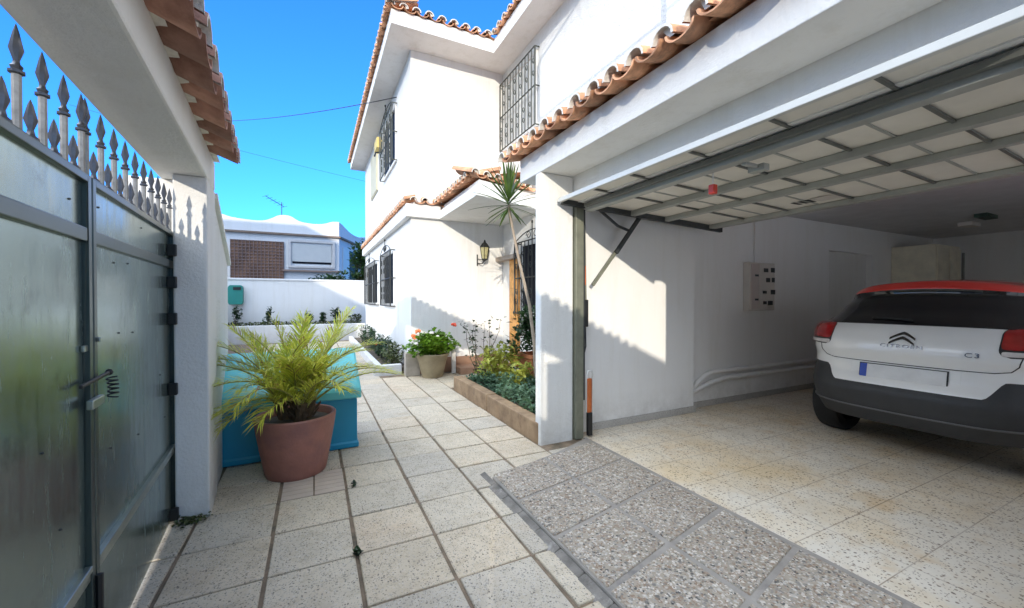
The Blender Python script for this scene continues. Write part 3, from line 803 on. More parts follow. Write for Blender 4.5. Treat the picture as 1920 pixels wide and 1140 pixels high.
# ------------------------------------------------------------------ storage box and palm pot
m_box = M('turquoise plastic', (.012, .29, .44), .38, var=.12, vs=2, bp=.03, bs=30, col2=(.012, .27, .47))
m_lid = M('turquoise plastic lid', (.13, .56, .60), .4, var=.1, vs=2)
sb = thing('storage_box', 'turquoise plastic garden storage box behind the terracotta pot', 'storage box', (-.17, 4.1, 0))
g = MB()
rows = []
for (z, ins) in ((0.005,.0),(.045,.0),(.06,.012),(.40,.012),(.42,.012),(.46,.022)):
    rows.append([(-.69+ins,3.74+ins,z),(.345-ins,3.76+ins,z),(.345-ins,4.23-ins,z),(-.69+ins,4.21-ins,z)])
g.grid(rows, close=True); g.face(list(reversed(rows[0])))
g.build('box_body', m_box, sb, bevel=.008)
g = MB()
LZ, LB = .505, .80
def lrow(ins, z0, z1): return [(-.705+ins,3.715+ins,z0),(.365-ins,3.735+ins,z0),(.365-ins,4.25-ins,z1),(-.705+ins,4.23-ins,z1)]
r0 = lrow(0, .44, .44); r1 = lrow(0, LZ, LZ+.02); r2 = lrow(.012, LZ+.02, .82); r3 = lrow(.03, LZ+.035, .835)
g.grid([r0, r1, r2, r3], close=True); g.face(r3); g.face(list(reversed(r0)))
g.build('lid', m_lid, sb, bevel=.012)

m_terra = M('terracotta pot', (.27, .115, .085), .6, var=.2, vs=3.5, bp=.25, bs=30, col2=(.36, .15, .11), dirt=((.19, .095, .10), 2.5, .45, .75))
PC = (-.13, 3.45, 0)
pot = thing('plant_pot', 'large plain terracotta pot holding the palm in front of the turquoise box', 'plant pot', PC)
g = MB(); prof = [(.001,.0),(.20,.0),(.208,.015),(.217,.06),(.242,.20),(.264,.33),(.276,.41),(.278,.43),(.270,.44),(.255,.438),(.247,.425),(.238,.36),(.001,.36)]
g.lathe(PC, prof, 56); g.build('pot_body', m_terra, pot, smooth=True)
g = MB(); g.lathe(PC, [(.243,.385),(.12,.395),(.001,.40)], 32); g.build('soil', m_soil, pot)

m_palm = leafmat('palm leaflet', (.46, .53, .06), (.90, .86, .15), isl=.25, tl=.5, dry=(.42, .26, .10))
m_palmstem = M('palm stem', (.30, .28, .06), .6, var=.25, vs=20)
m_trunk = M('fibrous palm trunk', (.12, .075, .04), .9, var=.4, vs=30, bp=.8, bs=60)
palm = thing('palm', 'bushy yellow green palm with arching feathery fronds in terracotta pot', 'palm', (PC[0], PC[1], .43))
g = MB()
stems = [(0,0,0), (.09,.03,.02), (-.10,.05,0), (.04,-.09,0)]
for k, (dx, dy, _) in enumerate(stems):
    g.tube([(PC[0]+dx*.6,PC[1]+dy*.6,.37),(PC[0]+dx,PC[1]+dy,.46),(PC[0]+dx*1.2,PC[1]+dy*1.2,.53)], [.045,.042,.03], 9)
    for q in range(14):
        a = random.uniform(0, 2*PI); z = random.uniform(.39, .53)
        p = Vector((PC[0]+dx+.035*math.cos(a), PC[1]+dy+.035*math.sin(a), z))
        g.tube([p, p + Vector((.05*math.cos(a), .05*math.sin(a), .06))], [.009,.003], 4)
g.build('trunk', m_trunk, palm)
def frond(base, az_, tilt, length, droop, nl=46, ll=.175, twist=0):
    stem = MB(); lf = MB()
    pts = []; p = Vector(base); el = tilt; K = 14
    side_bend = random.uniform(-.5, .5)
    for k in range(K+1):
        pts.append(p.copy())
        t = k/K
        e_ = el - droop*t**1.4
        a_ = az_ + side_bend*t*.5
        d = Vector((math.cos(a_)*math.cos(e_), math.sin(a_)*math.cos(e_), math.sin(e_)))
        p = p + d*(length/K)
    lf.tube(pts, [.008*(1-.8*k/K) + .001 for k in range(K+1)], 5, m=1)
    for i in range(nl):
        t = .16 + .84*i/(nl-1)
        x = t*K; k = min(int(x), K-1); f = x-k
        q = pts[k].lerp(pts[k+1], f); d = (pts[k+1]-pts[k]).normalized()
        side = d.cross(Vector((0,0,1)))
        if side.length < .05: side = Vector((math.sin(az_), -math.cos(az_), 0))
        side.normalize(); upv = side.cross(d)
        le = ll*(.45 + .75*math.sin(PI*(.12+.8*t)))*random.uniform(.85,1.12)
        for s_ in (-1, 1):
            ang = R(random.uniform(38, 58) - 22*t)
            dirv = (d*math.cos(ang) + side*s_*math.sin(ang) + upv*random.uniform(.12,.42)).normalized()
            wv = d.cross(dirv).cross(dirv).normalized() if False else dirv.cross(upv).normalized()
            w0 = random.uniform(.0034, .0052)
            m1 = q + dirv*le*.5; e1 = q + dirv*le + Vector((0,0,-le*random.uniform(.05,.35)))
            lf.face([q - wv*w0*.5, m1 - wv*w0, m1 + wv*w0, q + wv*w0*.5]); 
            lf.face([m1 - wv*w0, e1, m1 + wv*w0])
    return lf.build('frond', [m_palm, m_palmstem], palm, fixn=False)
rnd = random.Random(21)
random.seed(33)
FR = [(70,80,.74,.55),(35,70,.84,.8),(150,66,.80,.8),(8,56,.80,1.25),(185,46,.84,1.3),(112,78,.75,.5),(300,72,.72,1.0),(-16,46,.76,1.4),(24,50,.80,1.3),
 (0,30,.72,1.2),(-34,50,.66,1.6),(196,30,.80,1.5),(168,54,.74,1.2),(212,18,.70,1.4),(190,62,.66,1.1),(226,40,.66,1.8),(148,40,.72,1.3),(240,26,.60,1.6),
 (95,62,.6,.9),(60,58,.66,1.1),(262,70,.56,1.5),(284,62,.55,1.5),(246,62,.58,1.7),(308,48,.58,1.7),(272,74,.52,1.5),(326,60,.66,1.5),(342,24,.62,1.3),(204,8,.60,1.1),(150,82,.7,.4),(48,66,.8,.8),(130,70,.66,.8),(18,66,.74,1.1),(175,72,.74,.8),(232,60,.6,1.5)]
for k, (a_, e_, l_, dr_) in enumerate(FR):
    dx, dy, _ = stems[k % 4]
    frond((PC[0]+dx*1.1, PC[1]+dy*1.1, .47 + random.uniform(-.03,.07)), R(a_+random.uniform(-6,6)), R(min(86, e_*.92+13+random.uniform(-4,4))), l_*random.uniform(.92,1.04)*.95, dr_*.92)

# ------------------------------------------------------------------ generic plants
def leaves(mb, n, pos, size, up=.3, m=0, shape=1.0):
    """pos() gives a point; folded two-face leaves"""
    for _ in range(n):
        p = Vector(pos())
        a = random.uniform(0, 2*PI); e = random.uniform(-.5, 1.0)
        d = Vector((math.cos(a)*math.cos(e), math.sin(a)*math.cos(e), math.sin(e)*1.0 + up*.3)).normalized()
        s = d.cross(Vector((random.uniform(-.4,.4), random.uniform(-.4,.4), 1))).normalized()
        l = size*random.uniform(.6, 1.3); w_ = l*.33*shape
        n_ = s.cross(d).normalized()*l*.08
        mid = p + d*l*.5
        mb.face([p, mid - s*w_ + n_, p + d*l, mid], m); mb.face([p, mid, p + d*l, mid + s*w_ + n_], m)
def clumps(c, rx, ry, rz, k, seed=0):
    rr = random.Random(seed); cs = []
    for _ in range(k):
        while True:
            x, y, z = rr.uniform(-1,1), rr.uniform(-1,1), rr.uniform(-1,1)
            if x*x+y*y+z*z < 1: break
        cs.append((c[0]+x*rx*.8, c[1]+y*ry*.8, c[2]+z*rz*.8, rr.uniform(.22,.42)))
    def pos():
        x, y, z, r_ = random.choice(cs)
        while True:
            a, b_, d_ = random.uniform(-1,1), random.uniform(-1,1), random.uniform(-1,1)
            q = a*a+b_*b_+d_*d_
            if .15 < q < 1: break
        return (x+a*rx*r_*1.5, y+b_*ry*r_*1.5, z+d_*rz*r_*1.5)
    return pos
m_stem = M('green brown stem', (.10, .075, .04), .8, var=.3)
def shrub(name, label, cat, base, c, rx, ry, rz, n, size, mat, k=14, seed=1, group=None, stems=5, flowers=None, shape=1.0):
    t = thing(name, label, cat, base, group)
    g = MB(); leaves(g, n, clumps(c, rx, ry, rz, k, seed), size, shape=shape)
    g.build('foliage', mat, t, fixn=False)
    g = MB()
    for i in range(stems):
        a = 2*PI*i/stems + random.uniform(-.3,.3)
        e = Vector((c[0]+rx*.6*math.cos(a), c[1]+ry*.6*math.sin(a), c[2]+rz*random.uniform(-.1,.6)))
        b0 = Vector(base) + Vector((random.uniform(-.02,.02), random.uniform(-.02,.02), 0))
        g.tube([b0, b0.lerp(e, .5) + Vector((0,0,.03)), e], [.009,.006,.003], 5)
    g.build('stem', m_stem, t)
    if flowers:
        for (p, mm, r_) in flowers:
            g = MB()
            for q in range(9):
                a = random.uniform(0,2*PI); e = random.uniform(-.2,1.2)
                d = Vector((math.cos(a)*math.cos(e), math.sin(a)*math.cos(e), math.sin(e)))
                g.ball(Vector(p)+d*r_*.7, r_*.5, 6)
            g.build('flower', mm, t, smooth=True)
    return t
m_grn_dark = leafmat('dark glossy leaf', (.012, .035, .012), (.035, .085, .025), .35, tl=.2)
m_grn_blue = leafmat('blue green leaf', (.05, .12, .065), (.13, .22, .13), .5, tl=.3)
m_grn_fresh = leafmat('fresh green leaf', (.09, .22, .015), (.22, .38, .035), .45, tl=.4)
m_yel = leafmat('yellow green leaf', (.20, .24, .03), (.42, .44, .08), .5, tl=.4)
m_olive = leafmat('olive leaf', (.05, .075, .025), (.12, .14, .045), .5, tl=.3)
m_fred = M('red petals', (.75, .10, .05), .6, var=.2, vs=30)
m_forange = M('orange petals', (.80, .22, .08), .6, var=.2, vs=30)
m_fwhite = M('white petals', (.80, .76, .74), .6, var=.1)

# right-hand brick planter with ground cover
m_brick = M('tan brick edging', (.25, .155, .085), .8, var=.3, vs=5, bp=.5, bs=40, col2=(.34, .23, .13), dirt=((.13, .09, .06), 6, .55, .8))
pl = thing('brick_planter', 'low tan brick planter bed beside the garage pillar', 'planter', (1.9, 4.3, 0))
g = MB()
edges = [3.405-.27, 4.33, 5.58]
for k in range(2):
    g.box(1.80, edges[k]+.006, -.02, 1.93, edges[k+1], .185 + .008*k)
g.box(1.93, 5.45, -.02, 2.55, 5.58, .18)
g.build('border', m_brick, pl, bevel=.012)
g = MB(); g.box(1.932, 3.42, -.02, 3.2, 5.448, .13); g.box(1.932, 3.201,-.02,2.158,3.419,.13); g.build('soil', m_soil, pl)
g = MB()
def gc():
    y = random.uniform(3.24, 5.42); x = random.uniform(1.94, 2.75) if y > 3.45 else random.uniform(1.94, 2.13)
    return (x, y, .15 + .13*random.random()*(1+.5*math.sin(x*9+y*7)))
leaves(g, 5200, gc, .05, shape=1.2)
kind(g.build('ground_cover', m_grn_blue, fixn=False), 'stuff', 'low grey green ground cover filling the brick planter', 'ground cover')
shrub('yellow_shrub', 'yellow green leafy shrub at the far end of the brick planter', 'shrub', (2.25,5.05,.13), (2.22,5.0,.42), .30,.28,.32, 900, .075, m_yel, 12, 3)
shrub('yellow_shrub', 'small bright yellow leaved plant in front of the terracotta trough', 'shrub', (2.45,4.7,.13), (2.42,4.6,.30), .24,.18,.17, 420, .07, m_yel, 8, 4)
t = thing('twiggy_shrub', 'thin dark twiggy shrub with sparse round leaves in brick planter', 'shrub', (2.13,5.35,.13))
g = MB(); gl = MB()
for k in range(7):
    p = Vector((2.13+random.uniform(-.05,.05), 5.35+random.uniform(-.05,.05), .13)); pts = [p.copy()]
    d = Vector((random.uniform(-.28,.2), random.uniform(-.2,.2), 1)).normalized()
    for q in range(7):
        p = p + d*random.uniform(.10,.15)*(1.0 if k else 1.15); d = (d + Vector((random.uniform(-.3,.3), random.uniform(-.3,.3), .1))).normalized(); pts.append(p.copy())
        leaves(gl, 5, lambda p=p: (p.x+random.uniform(-.05,.05), p.y+random.uniform(-.05,.05), p.z+random.uniform(-.04,.04)), .05, shape=1.3)
    g.tube(pts, [.008-.0008*i for i in range(len(pts))], 5)
g.build('stem', m_stem, t); gl.build('foliage', m_grn_dark, t, fixn=False)
m_trough = M('orange terracotta', (.48, .17, .07), .7, var=.2, vs=5)
tr = thing('terracotta_trough', 'square orange terracotta planter holding the dark bushy shrub', 'planter', (2.85,4.95,.13))
g = MB()
rows = [[(2.62-q,4.72-q,z),(3.05+q,4.72-q,z),(3.05+q,5.15+q,z),(2.62-q,5.15+q,z)] for (q,z) in ((-.03,.135),(0,.48),(.015,.50),(.015,.545),(-.02,.545),(-.03,.50))]
g.grid(rows, close=True); g.face(rows[-1]); g.build('trough_body', m_trough, tr, bevel=.006)
shrub('bushy_shrub', 'dark green bushy shrub below the barred ground floor window', 'shrub', (2.83,4.95,.50), (2.80,4.95,.86), .40,.32,.36, 1500, .085, m_grn_dark, 16, 5)
shrub('fern', 'light green soft plant low beside the garage pillar', 'plant', (2.75,4.35,.13), (2.72,4.35,.40), .16,.16,.25, 380, .06, m_olive, 7, 15)
# dracaena
m_drac = leafmat('dracaena leaf', (.03, .075, .015), (.11, .17, .03), .4, tl=.3)
m_dtrunk = M('pale dracaena trunk', (.36, .29, .22), .8, var=.25, vs=18, bp=.4, bs=50)
dt = thing('dracaena', 'slender leaning dracaena with a spiky leaf head above the porch', 'dracaena', (2.50,4.45,.13))
g = MB(); TR = [(2.54,4.45,.13),(2.50,4.44,.75),(2.42,4.43,1.25),(2.28,4.42,1.75),(2.17,4.41,2.2),(2.125,4.41,2.46)]
g.tube(TR, [.026,.022,.02,.018,.016,.018], 10); g.build('trunk', m_dtrunk, dt, smooth=True)
g = MB(); hd = Vector((2.125,4.41,2.46))
for k in range(60):
    a = k*2.4; e = R(86 - 126*(k/60)**1.25 + random.uniform(-8,8)); l = random.uniform(.38,.54)*(1 if e > -.2 else .72)
    d = Vector((math.cos(a)*math.cos(e), math.sin(a)*math.cos(e), math.sin(e)))
    s = d.cross(Vector((0,0,1)))
    if s.length < .05: s = Vector((1,0,0))
    s.normalize(); rows = []
    p = hd + Vector((0,0,.10-.16*k/60)) + d*.015
    for q in range(6):
        t_ = q/5; w_ = .016*math.sin(PI*min(.98, .12+.86*t_))**.7 if q < 5 else .0006
        rows.append([p - s*w_, p + Vector((0,0,-.003)), p + s*w_])
        d = (d + Vector((0,0,-.055*(1 if e < 1.1 else .2)))).normalized(); p = p + d*l/5
    g.grid(rows)
g.build('crown', m_drac, dt, fixn=False, smooth='all')

# potted geranium by the wall
m_fpot = M('ochre clay pot', (.27, .21, .12), .75, var=.25, vs=4, bp=.3, bs=30, col2=(.33,.27,.17))
GP = (1.78, 6.66, 0)
fp = thing('flower_pot', 'ochre clay flower pot standing against the sunlit house wall', 'plant pot', GP)
g = MB(); g.lathe(GP, [(.001,0),(.165,0),(.175,.02),(.225,.24),(.262,.36),(.272,.38),(.265,.40),(.24,.395),(.235,.35),(.001,.345)], 40); g.build('pot_body', m_fpot, fp, smooth=True)
fl = [((1.50,6.50,.78), m_forange, .045),((1.44,6.58,.68), m_forange, .055),((2.13,6.60,.86), m_fred, .05),((1.72,6.48,.76), m_fwhite, .035),((1.82,6.46,.68), m_fwhite, .035),((1.9,6.5,.60), m_fwhite, .03),((1.47,6.5,.58), m_fwhite, .03)]
shrub('geranium', 'fresh green geranium with red and white blooms in ochre pot', 'flowering plant', (1.78,6.66,.35), (1.78,6.62,.57), .40,.30,.21, 1500, .075, m_grn_fresh, 16, 8, flowers=fl, shape=1.5)
m_marble = M('beige stone block', (.42, .37, .31), .7, var=.25, vs=6, bp=.2, bs=30)
g = MB(); g.box(1.37, 6.84, 0, 1.62, 6.99, .40); tag(g.build('stone_block', m_marble, bevel=.01), 'beige stone block at the corner of the house beside the flower pot', 'stone block')
g = MB(); g.box(2.17, 6.80, 0, 2.24, 6.86, .42); g.box(2.15, 6.78, .42, 2.26, 6.88, .445)
tag(g.build('stub_post', m_smooth, bevel=.005), 'short white post right of the geranium pot', 'post')
# wall lantern
ln = thing('wall_lantern', 'black iron wall lantern with glass panes under the porch canopy', 'lantern', (2.80, 6.96, 2.0))
g = MB(); g.tube([(2.72,6.99,1.93),(2.72,6.99,2.14)], .012, 6); g.tube([(2.72,6.985,1.98),(2.76,6.86,1.96),(2.80,6.82,2.02)], .01, 6); g.tube([(2.72,6.985,2.06),(2.76,6.9,2.04),(2.80,6.84,2.02)], .007, 6); g.build('bracket', m_iron, ln)
g = MB()
lc = (2.80, 6.82)
rows = [[(lc[0]+r_*math.cos(PI/3*k), lc[1]+r_*math.sin(PI/3*k), z) for k in range(6)] for (r_, z) in ((.02,2.01),(.055,2.03),(.055,2.05))]
g.grid(rows, close=True)
rows2 = [[(lc[0]+r_*math.cos(PI/3*k), lc[1]+r_*math.sin(PI/3*k), z) for k in range(6)] for (r_, z) in ((.10,2.255),(.095,2.27),(.05,2.33),(.025,2.35),(.012,2.39),(.001,2.40))]
g.grid(rows2, close=True)
for k in range(6):
    g.tube([(lc[0]+.055*math.cos(PI/3*k), lc[1]+.055*math.sin(PI/3*k), 2.04),(lc[0]+.09*math.cos(PI/3*k), lc[1]+.09*math.sin(PI/3*k), 2.26)], .006, 5)
g.build('frame', m_iron, ln)
g = MB(); g.grid([[(lc[0]+r_*math.cos(PI/3*k), lc[1]+r_*math.sin(PI/3*k), z) for k in range(6)] for (r_, z) in ((.051,2.045),(.085,2.255))], close=True)
m_amber = M('amber lantern glass', (.42, .38, .20), .2, var=.2, vs=20); g.build('glass', m_amber, ln)

# left bed along the wing
cb_ = thing('flower_bed', 'long narrow flower bed with white curb along the house', 'flower bed', (1.2,10,0))
g = MB(); g.box(.96, 7.27, -.02, 1.06, 13.6, .15); g.box(.90, 7.15, -.02, 1.365, 7.27, .17); g.build('curb', m_farwhite, cb_, bevel=.01)
g = MB(); g.box(1.062, 7.272, -.02, 1.495, 13.6, .10); g.build('soil', m_soil, cb_)
labs = ['dark low shrub nearest the stone block in the white curbed bed', 'dark green shrub with red blooms mid way along the white curbed bed', 'small dusky shrub in the middle of the white curbed bed', 'farther dark shrub in the white curbed bed', 'farthest dark shrub at the end of the white curbed bed']
for k, (y, hgt) in enumerate(((7.65,.34),(8.5,.36),(9.3,.32),(10.4,.40),(11.8,.42))):
    fl = [((1.12,y-.1,.40), m_fred, .03),((1.2,y+.2,.36), m_fred, .03)] if k == 1 else None
    shrub('bed_shrub', labs[k], 'shrub', (1.28,y,.1), (1.27,y,.10+hgt*.55), .21,.42,hgt*.6, 620, .06, m_grn_dark if k != 0 else m_olive, 12, 30+k, group='shrubs in the white curbed bed', flowers=fl)

# ------------------------------------------------------------------ far end: terrace bed, wall, mailbox, neighbour house
g = MB(); g.box(-2.6, 15.0, -.05, 1.75, 15.22, 1.92); 
fw = thing('rear_wall', 'white rear garden wall half in shadow below the neighbouring house', 'wall', (0,15,0))
g.build('wall_face', m_farwhite, fw)
g = MB(); g.box(-2.62, 14.97, 1.921, 1.75, 15.25, 1.98); g.build('coping', m_farwhite, fw, bevel=.01)
g = MB(); g.box(-2.5, 14.05, -.05, 1.495, 14.2, .52)
tb_ = thing('raised_bed', 'white raised bed with seedlings along the rear wall', 'flower bed', (0,14.3,0))
g.build('border', m_farwhite, tb_, bevel=.01)
g = MB(); g.box(-2.5, 14.202, -.05, 1.495, 14.998, .46); g.build('soil', m_soil, tb_)
names = ['leafy young plant below the green mailbox', 'dark seedling left of the palm tip by the rear wall', 'tall thin seedling by the rear wall', 'round seedling behind the palm fronds by the rear wall', 'small seedling right of the palm tip by the rear wall', 'low plant in the right corner by the rear wall']
for k, (x, hgt, w_) in enumerate(((-2.15,.62,.16),(-1.30,.62,.14),(-.15,.42,.12),(.62,.62,.13),(.25,.35,.14),(1.2,.34,.25))):
    shrub('seedling', names[k], 'plant', (x,14.6,.46), (x,14.6,.46+hgt*.6), w_,.15,hgt*.5, 170, .09, m_grn_dark if k != 5 else m_olive, 8, 50+k, group='young plants along the rear wall', stems=4)
g = MB()
leaves(g, 1400, lambda: (random.uniform(-2.45,1.4), random.uniform(14.22,14.9), .48+random.uniform(0,.10)), .07)
kind(g.build('bed_ground_cover', m_olive, fixn=False), 'stuff', 'low creeping plants covering the raised bed', 'ground cover')
m_teal = M('teal green enamel', (.02, .20, .17), .4, var=.1)
mbx = thing('mailbox', 'teal green mailbox with a dark slot on the rear wall', 'mailbox', (-2.2,14.9,1.2))
g = MB()
rows = [[(-2.38+i_,14.80,z),(-1.99-i_,14.80,z),(-1.99-i_,14.995,z),(-2.38+i_,14.995,z)] for (i_, z) in ((.03,1.15),(.0,1.22),(.0,1.66),(.02,1.72),(.06,1.75))]
g.grid(rows, close=True); g.face(rows[-1]); g.face(list(reversed(rows[0]))); g.build('case', m_teal, mbx, bevel=.01)
g = MB(); g.box(-2.24, 14.785, 1.60, -2.04, 14.799, 1.69); g.build('slot', m_black, mbx)

nh = thing('neighbour_house', 'flat roofed white bungalow with scalloped parapet beyond the rear wall', 'house', (-1.3,22,0))
A_, B2, C2 = (-3.85, 22.0), (1.12, 22.0), (2.9, 26.5)
g = MB()
g.prism([A_, B2, C2, (2.9,30), (-3.85,30)], -.05, 4.38); g.build('wall', m_farwhite, nh)
g = MB(); g.prism([(A_[0]-.12,A_[1]-.14),(B2[0]+.06,B2[1]-.14),(C2[0]+.12,C2[1]-.05),(C2[0]+.12,30),(A_[0]-.12,30)], 4.385, 4.47)
g.build('cornice', M('brown roof edge', (.22,.16,.12), .8), nh)
g = MB()
def parapet(p, q, z0, hts, th=.2):
    p = Vector((p[0],p[1],0)); q = Vector((q[0],q[1],0)); n = len(hts)-1
    d = (q-p).normalized(); o = Vector((-d.y, d.x, 0))*th
    lo = [p.lerp(q, i/n) + Vector((0,0,z0)) for i in range(n+1)]; hi = [p.lerp(q, i/n) + Vector((0,0,hts[i])) for i in range(n+1)]
    g.grid([lo, hi]); g.grid([[v+o for v in hi],[v+o for v in lo]]); g.grid([hi,[v+o for v in hi]])
h1 = [5.22-.16*math.sin(PI*min(1,i/14.))**.6 if i < 14 else 5.1 for i in range(7)]
seg1 = [5.20,5.16,5.10,5.06,5.04,5.02,5.01,5.0,4.99,4.99,5.0,5.03,5.09,5.18,5.28,5.33,5.34]
seg2 = [5.34,5.33,5.28,5.18,5.10,5.06,5.04,5.03,5.02,5.02,5.03,5.05,5.09,5.15,5.20,5.21,5.21]
parapet(A_, (-1.25,22), 4.47, seg1); parapet((-1.25,22), B2, 4.47, seg2)
parapet(B2, C2, 4.47, [5.21,5.17,5.08,5.0,4.95,4.93,4.94,4.97,5.05,5.12,5.2])
g.build('parapet', m_farwhite, nh)
m_lat = M('brown timber panel', (.10, .05, .035), .7, var=.4, vs=1.5, col2=(.22,.11,.06))
g = MB(); g.box(-3.42, 21.93, 2.2, -1.30, 21.998, 4.05); lt = g.build('lattice_screen', m_lat, nh)
g = MB()
for k in range(15): g.box(-3.42+k*.148, 21.90, 2.2, -3.40+k*.148, 21.928, 4.05)
for k in range(13): g.box(-3.42, 21.90, 2.25+k*.147, -1.30, 21.926, 2.27+k*.147)
g.build('lattice', M('pale lattice slat', (.26,.18,.16), .8), lt)
def shut_window(x0, x1, z0, z1):
    f = MB()
    f.box(x0-.18, 21.90, z0-.2, x1+.18, 21.998, z0-.1); f.box(x0-.18,21.90,z1+.08,x1+.18,21.998,z1+.18)
    f.box(x0-.18,21.90,z0-.1,x0-.06,21.998,z1+.08); f.box(x1+.06,21.90,z0-.1,x1+.18,21.998,z1+.08)
    wn = f.build('window', M('pale window surround', (.55,.52,.50), .8), nh)
    s_ = MB()
    for k in range(18):
        zz = z0+.10+(z1-z0-.10)*k/18; s_.box(x0, 21.95, zz, x1, 21.99, zz+(z1-z0-.10)/18-.006)
    s_.build('shutter', m_shutter, wn)
    s_ = MB(); s_.box(x0, 21.97, z0, x1, 21.992, z0+.10); s_.build('pane', m_glass_dark, wn)
shut_window(-.95, .75, 3.05, 4.0)
g = MB(); g.box(-1.35, 21.80, 2.66, 1.2, 21.998, 2.74); g.build('sill', M('brown sill', (.25,.18,.15), .8), nh)
d = (Vector((C2[0],C2[1],0))-Vector((B2[0],B2[1],0))).normalized(); o_ = Vector((d.y,-d.x,0))
g = MB(); p = Vector((B2[0],B2[1],0))+o_*.03
for (t0, t1, z0, z1, mm, nm) in ((.5,1.5,2.4,4.0,m_shutter,'shutter'),(1.55,2.6,2.4,3.95,m_glass_dark,'pane')):
    g = MB(); a_ = p+d*t0; b__ = p+d*t1
    g.hexa([a_+Vector((0,0,z0)),b__+Vector((0,0,z0)),b__-o_*.028+Vector((0,0,z0)),a_-o_*.028+Vector((0,0,z0)),a_+Vector((0,0,z1)),b__+Vector((0,0,z1)),b__-o_*.028+Vector((0,0,z1)),a_-o_*.028+Vector((0,0,z1))])
    g.build(nm, mm, nh)
an = thing('antenna', 'thin television antenna on the roof of the white bungalow', 'antenna', (-1.5,23,5))
g = MB(); g.tube([(-1.45,23,4.4),(-1.45,23,6.15)], .02, 6); g.build('mast', m_iron_grey, an)
g = MB(); g.tube([(-2.1,22.6,6.3),(-1.35,23.1,5.95)], .015, 6)
for k in range(6):
    q = Vector((-2.1,22.6,6.3)).lerp(Vector((-1.35,23.1,5.95)), k/5); g.tube([q-Vector((.15,-.25,0)), q+Vector((.15,-.25,0))], .008, 4)
g.build('boom', m_iron_grey, an)
shrub('hedge', 'clipped green hedge in front of the bungalow above the rear wall', 'hedge', (.9,18,0), (.75,18,1.75), 1.1,.5,.62, 1900, .16, m_grn_dark, 22, 71, stems=7)
shrub('garden_tree', 'dark leafy tree between the bungalow and the house corner', 'tree', (2.05,19.0,0), (1.95,19,2.7), .55,.6,1.1, 1500, .2, m_grn_dark, 18, 72, stems=6)

# unseen house added across the street, shaped so its shadow reaches the garden end
oh = thing('shade_house', 'unseen tall white house added across the street to cast shade', 'house', (-12,-4,0))
g = MB(); g.box(-15, -8.3, -.05, -9.0, 2.5, 6.4); g.box(-15, -3.2, 6.4, -9.4, 2.5, 9.4); g.build('wall', m_farwhite, oh)
g = MB(); g.box(-15.3,-3.5,9.4,-9.2,2.8,9.6); g.box(-15.3,-8.6,6.4,-8.8,-3.25,6.6); g.build('roof', m_tile, oh)
for k in range(3):
    g = MB(); g.box(-9.0, -7.2+k*3.1, 3.6, -8.97, -6.0+k*3.1, 5.0); g.build('window', m_glass_dark, oh)
for k in range(3):
    g = MB(); g.box(-9.0, -7.2+k*3.1, .9, -8.97, -6.0+k*3.1, 2.3); g.build('window', m_glass_dark, oh)

# overhead cables
def cable(p, q, sag, lab):
    g = MB(); p = Vector(p); q = Vector(q)
    g.tube([p.lerp(q, k/24) - Vector((0,0,sag*4*(k/24)*(1-k/24))) for k in range(25)], .009, 5)
    tag(g.build('overhead_cable', m_black), lab, 'cable', 'cables crossing the sky')
cable((-5.48, 22.2, 9.2), (1.49, 8.28, 5.36), .28, 'black cable running from the sky to the house corner under the eave')
cable((-11.8, 30, 11.8), (14, 30, 8.6), .3, 'thin black cable low across the sky behind the house')
g = MB(); g.tube([(2.2,-8,4.80),(2.2,-3,4.74),(2.2,3.34,4.74),(2.2,3.36,4.80),(2.2,3.36,5.62),(2.24,3.36,5.66),(2.84,3.36,5.66)], .022, 8)
tag(g.build('service_cable', m_black, smooth=True), 'thick service cable running above the garage roof to the eave', 'cable', 'cables crossing the sky')

# weeds
def weed(c, r_, n, lab, mat=m_grn_dark):
    g = MB(); leaves(g, n, lambda: (c[0]+random.gauss(0,r_), c[1]+random.gauss(0,r_*.6), random.uniform(.0,.03)), .022, shape=1.4)
    tag(g.build('weed', mat, fixn=False), lab, 'weed', 'weeds growing in the paving')
weed((-.66, 2.92), .045, 150, 'patch of green weeds at the foot of the gateway pillar', m_olive)
weed((.185, 2.16), .006, 40, 'tiny weed in the paving joint nearest the viewer')
weed((.24, 2.975), .003, 24, 'tiny weed in the joint right of the ribbed tiles')

# ------------------------------------------------------------------ car
CX, CY = 4.13, 1.50
m_white = M('white car paint', (.88, .88, .86), .28, 0, var=.02, coat=.6)
m_roof = M('red car roof paint', (.72, .04, .03), .3, 0, var=.04, coat=.8)
m_clad = M('black bumper plastic', (.035, .036, .038), .55, var=.15, vs=8, bp=.06, bs=200)
m_cglass = M('tinted car glass', (.008, .009, .011), .04, spec=.7, var=.1)
m_tyre = M('tyre rubber', (.018, .018, .018), .85, var=.2)
m_rim = M('alloy rim', (.5, .5, .52), .3, .9, var=.05)
m_lens = M('red lamp lens', (.36, .012, .012), .12, coat=.8, var=.35, vs=14)
m_lens2 = M('clear lamp lens', (.70, .66, .64), .15, coat=.5, var=.2, vs=25)
m_chrome = M('dark chrome', (.10, .10, .105), .15, .9)
m_plate = M('number plate', (.74, .74, .73), .35, var=.1, vs=9)
m_blue = M('plate blue band', (.02, .07, .45), .4)
car = thing('car', 'white hatchback with red roof and black bumper parked in the garage', 'car', (CX+2, CY, 0))
def interp(tab, z):
    if z <= tab[0][0]: return tab[0][1]
    for (a, va), (b, vb) in zip(tab, tab[1:]):
        if z <= b:
            t = (z-a)/(b-a); t = t*t*(3-2*t)*.5 + t*.5
            return va + (vb-va)*t
    return tab[-1][1]
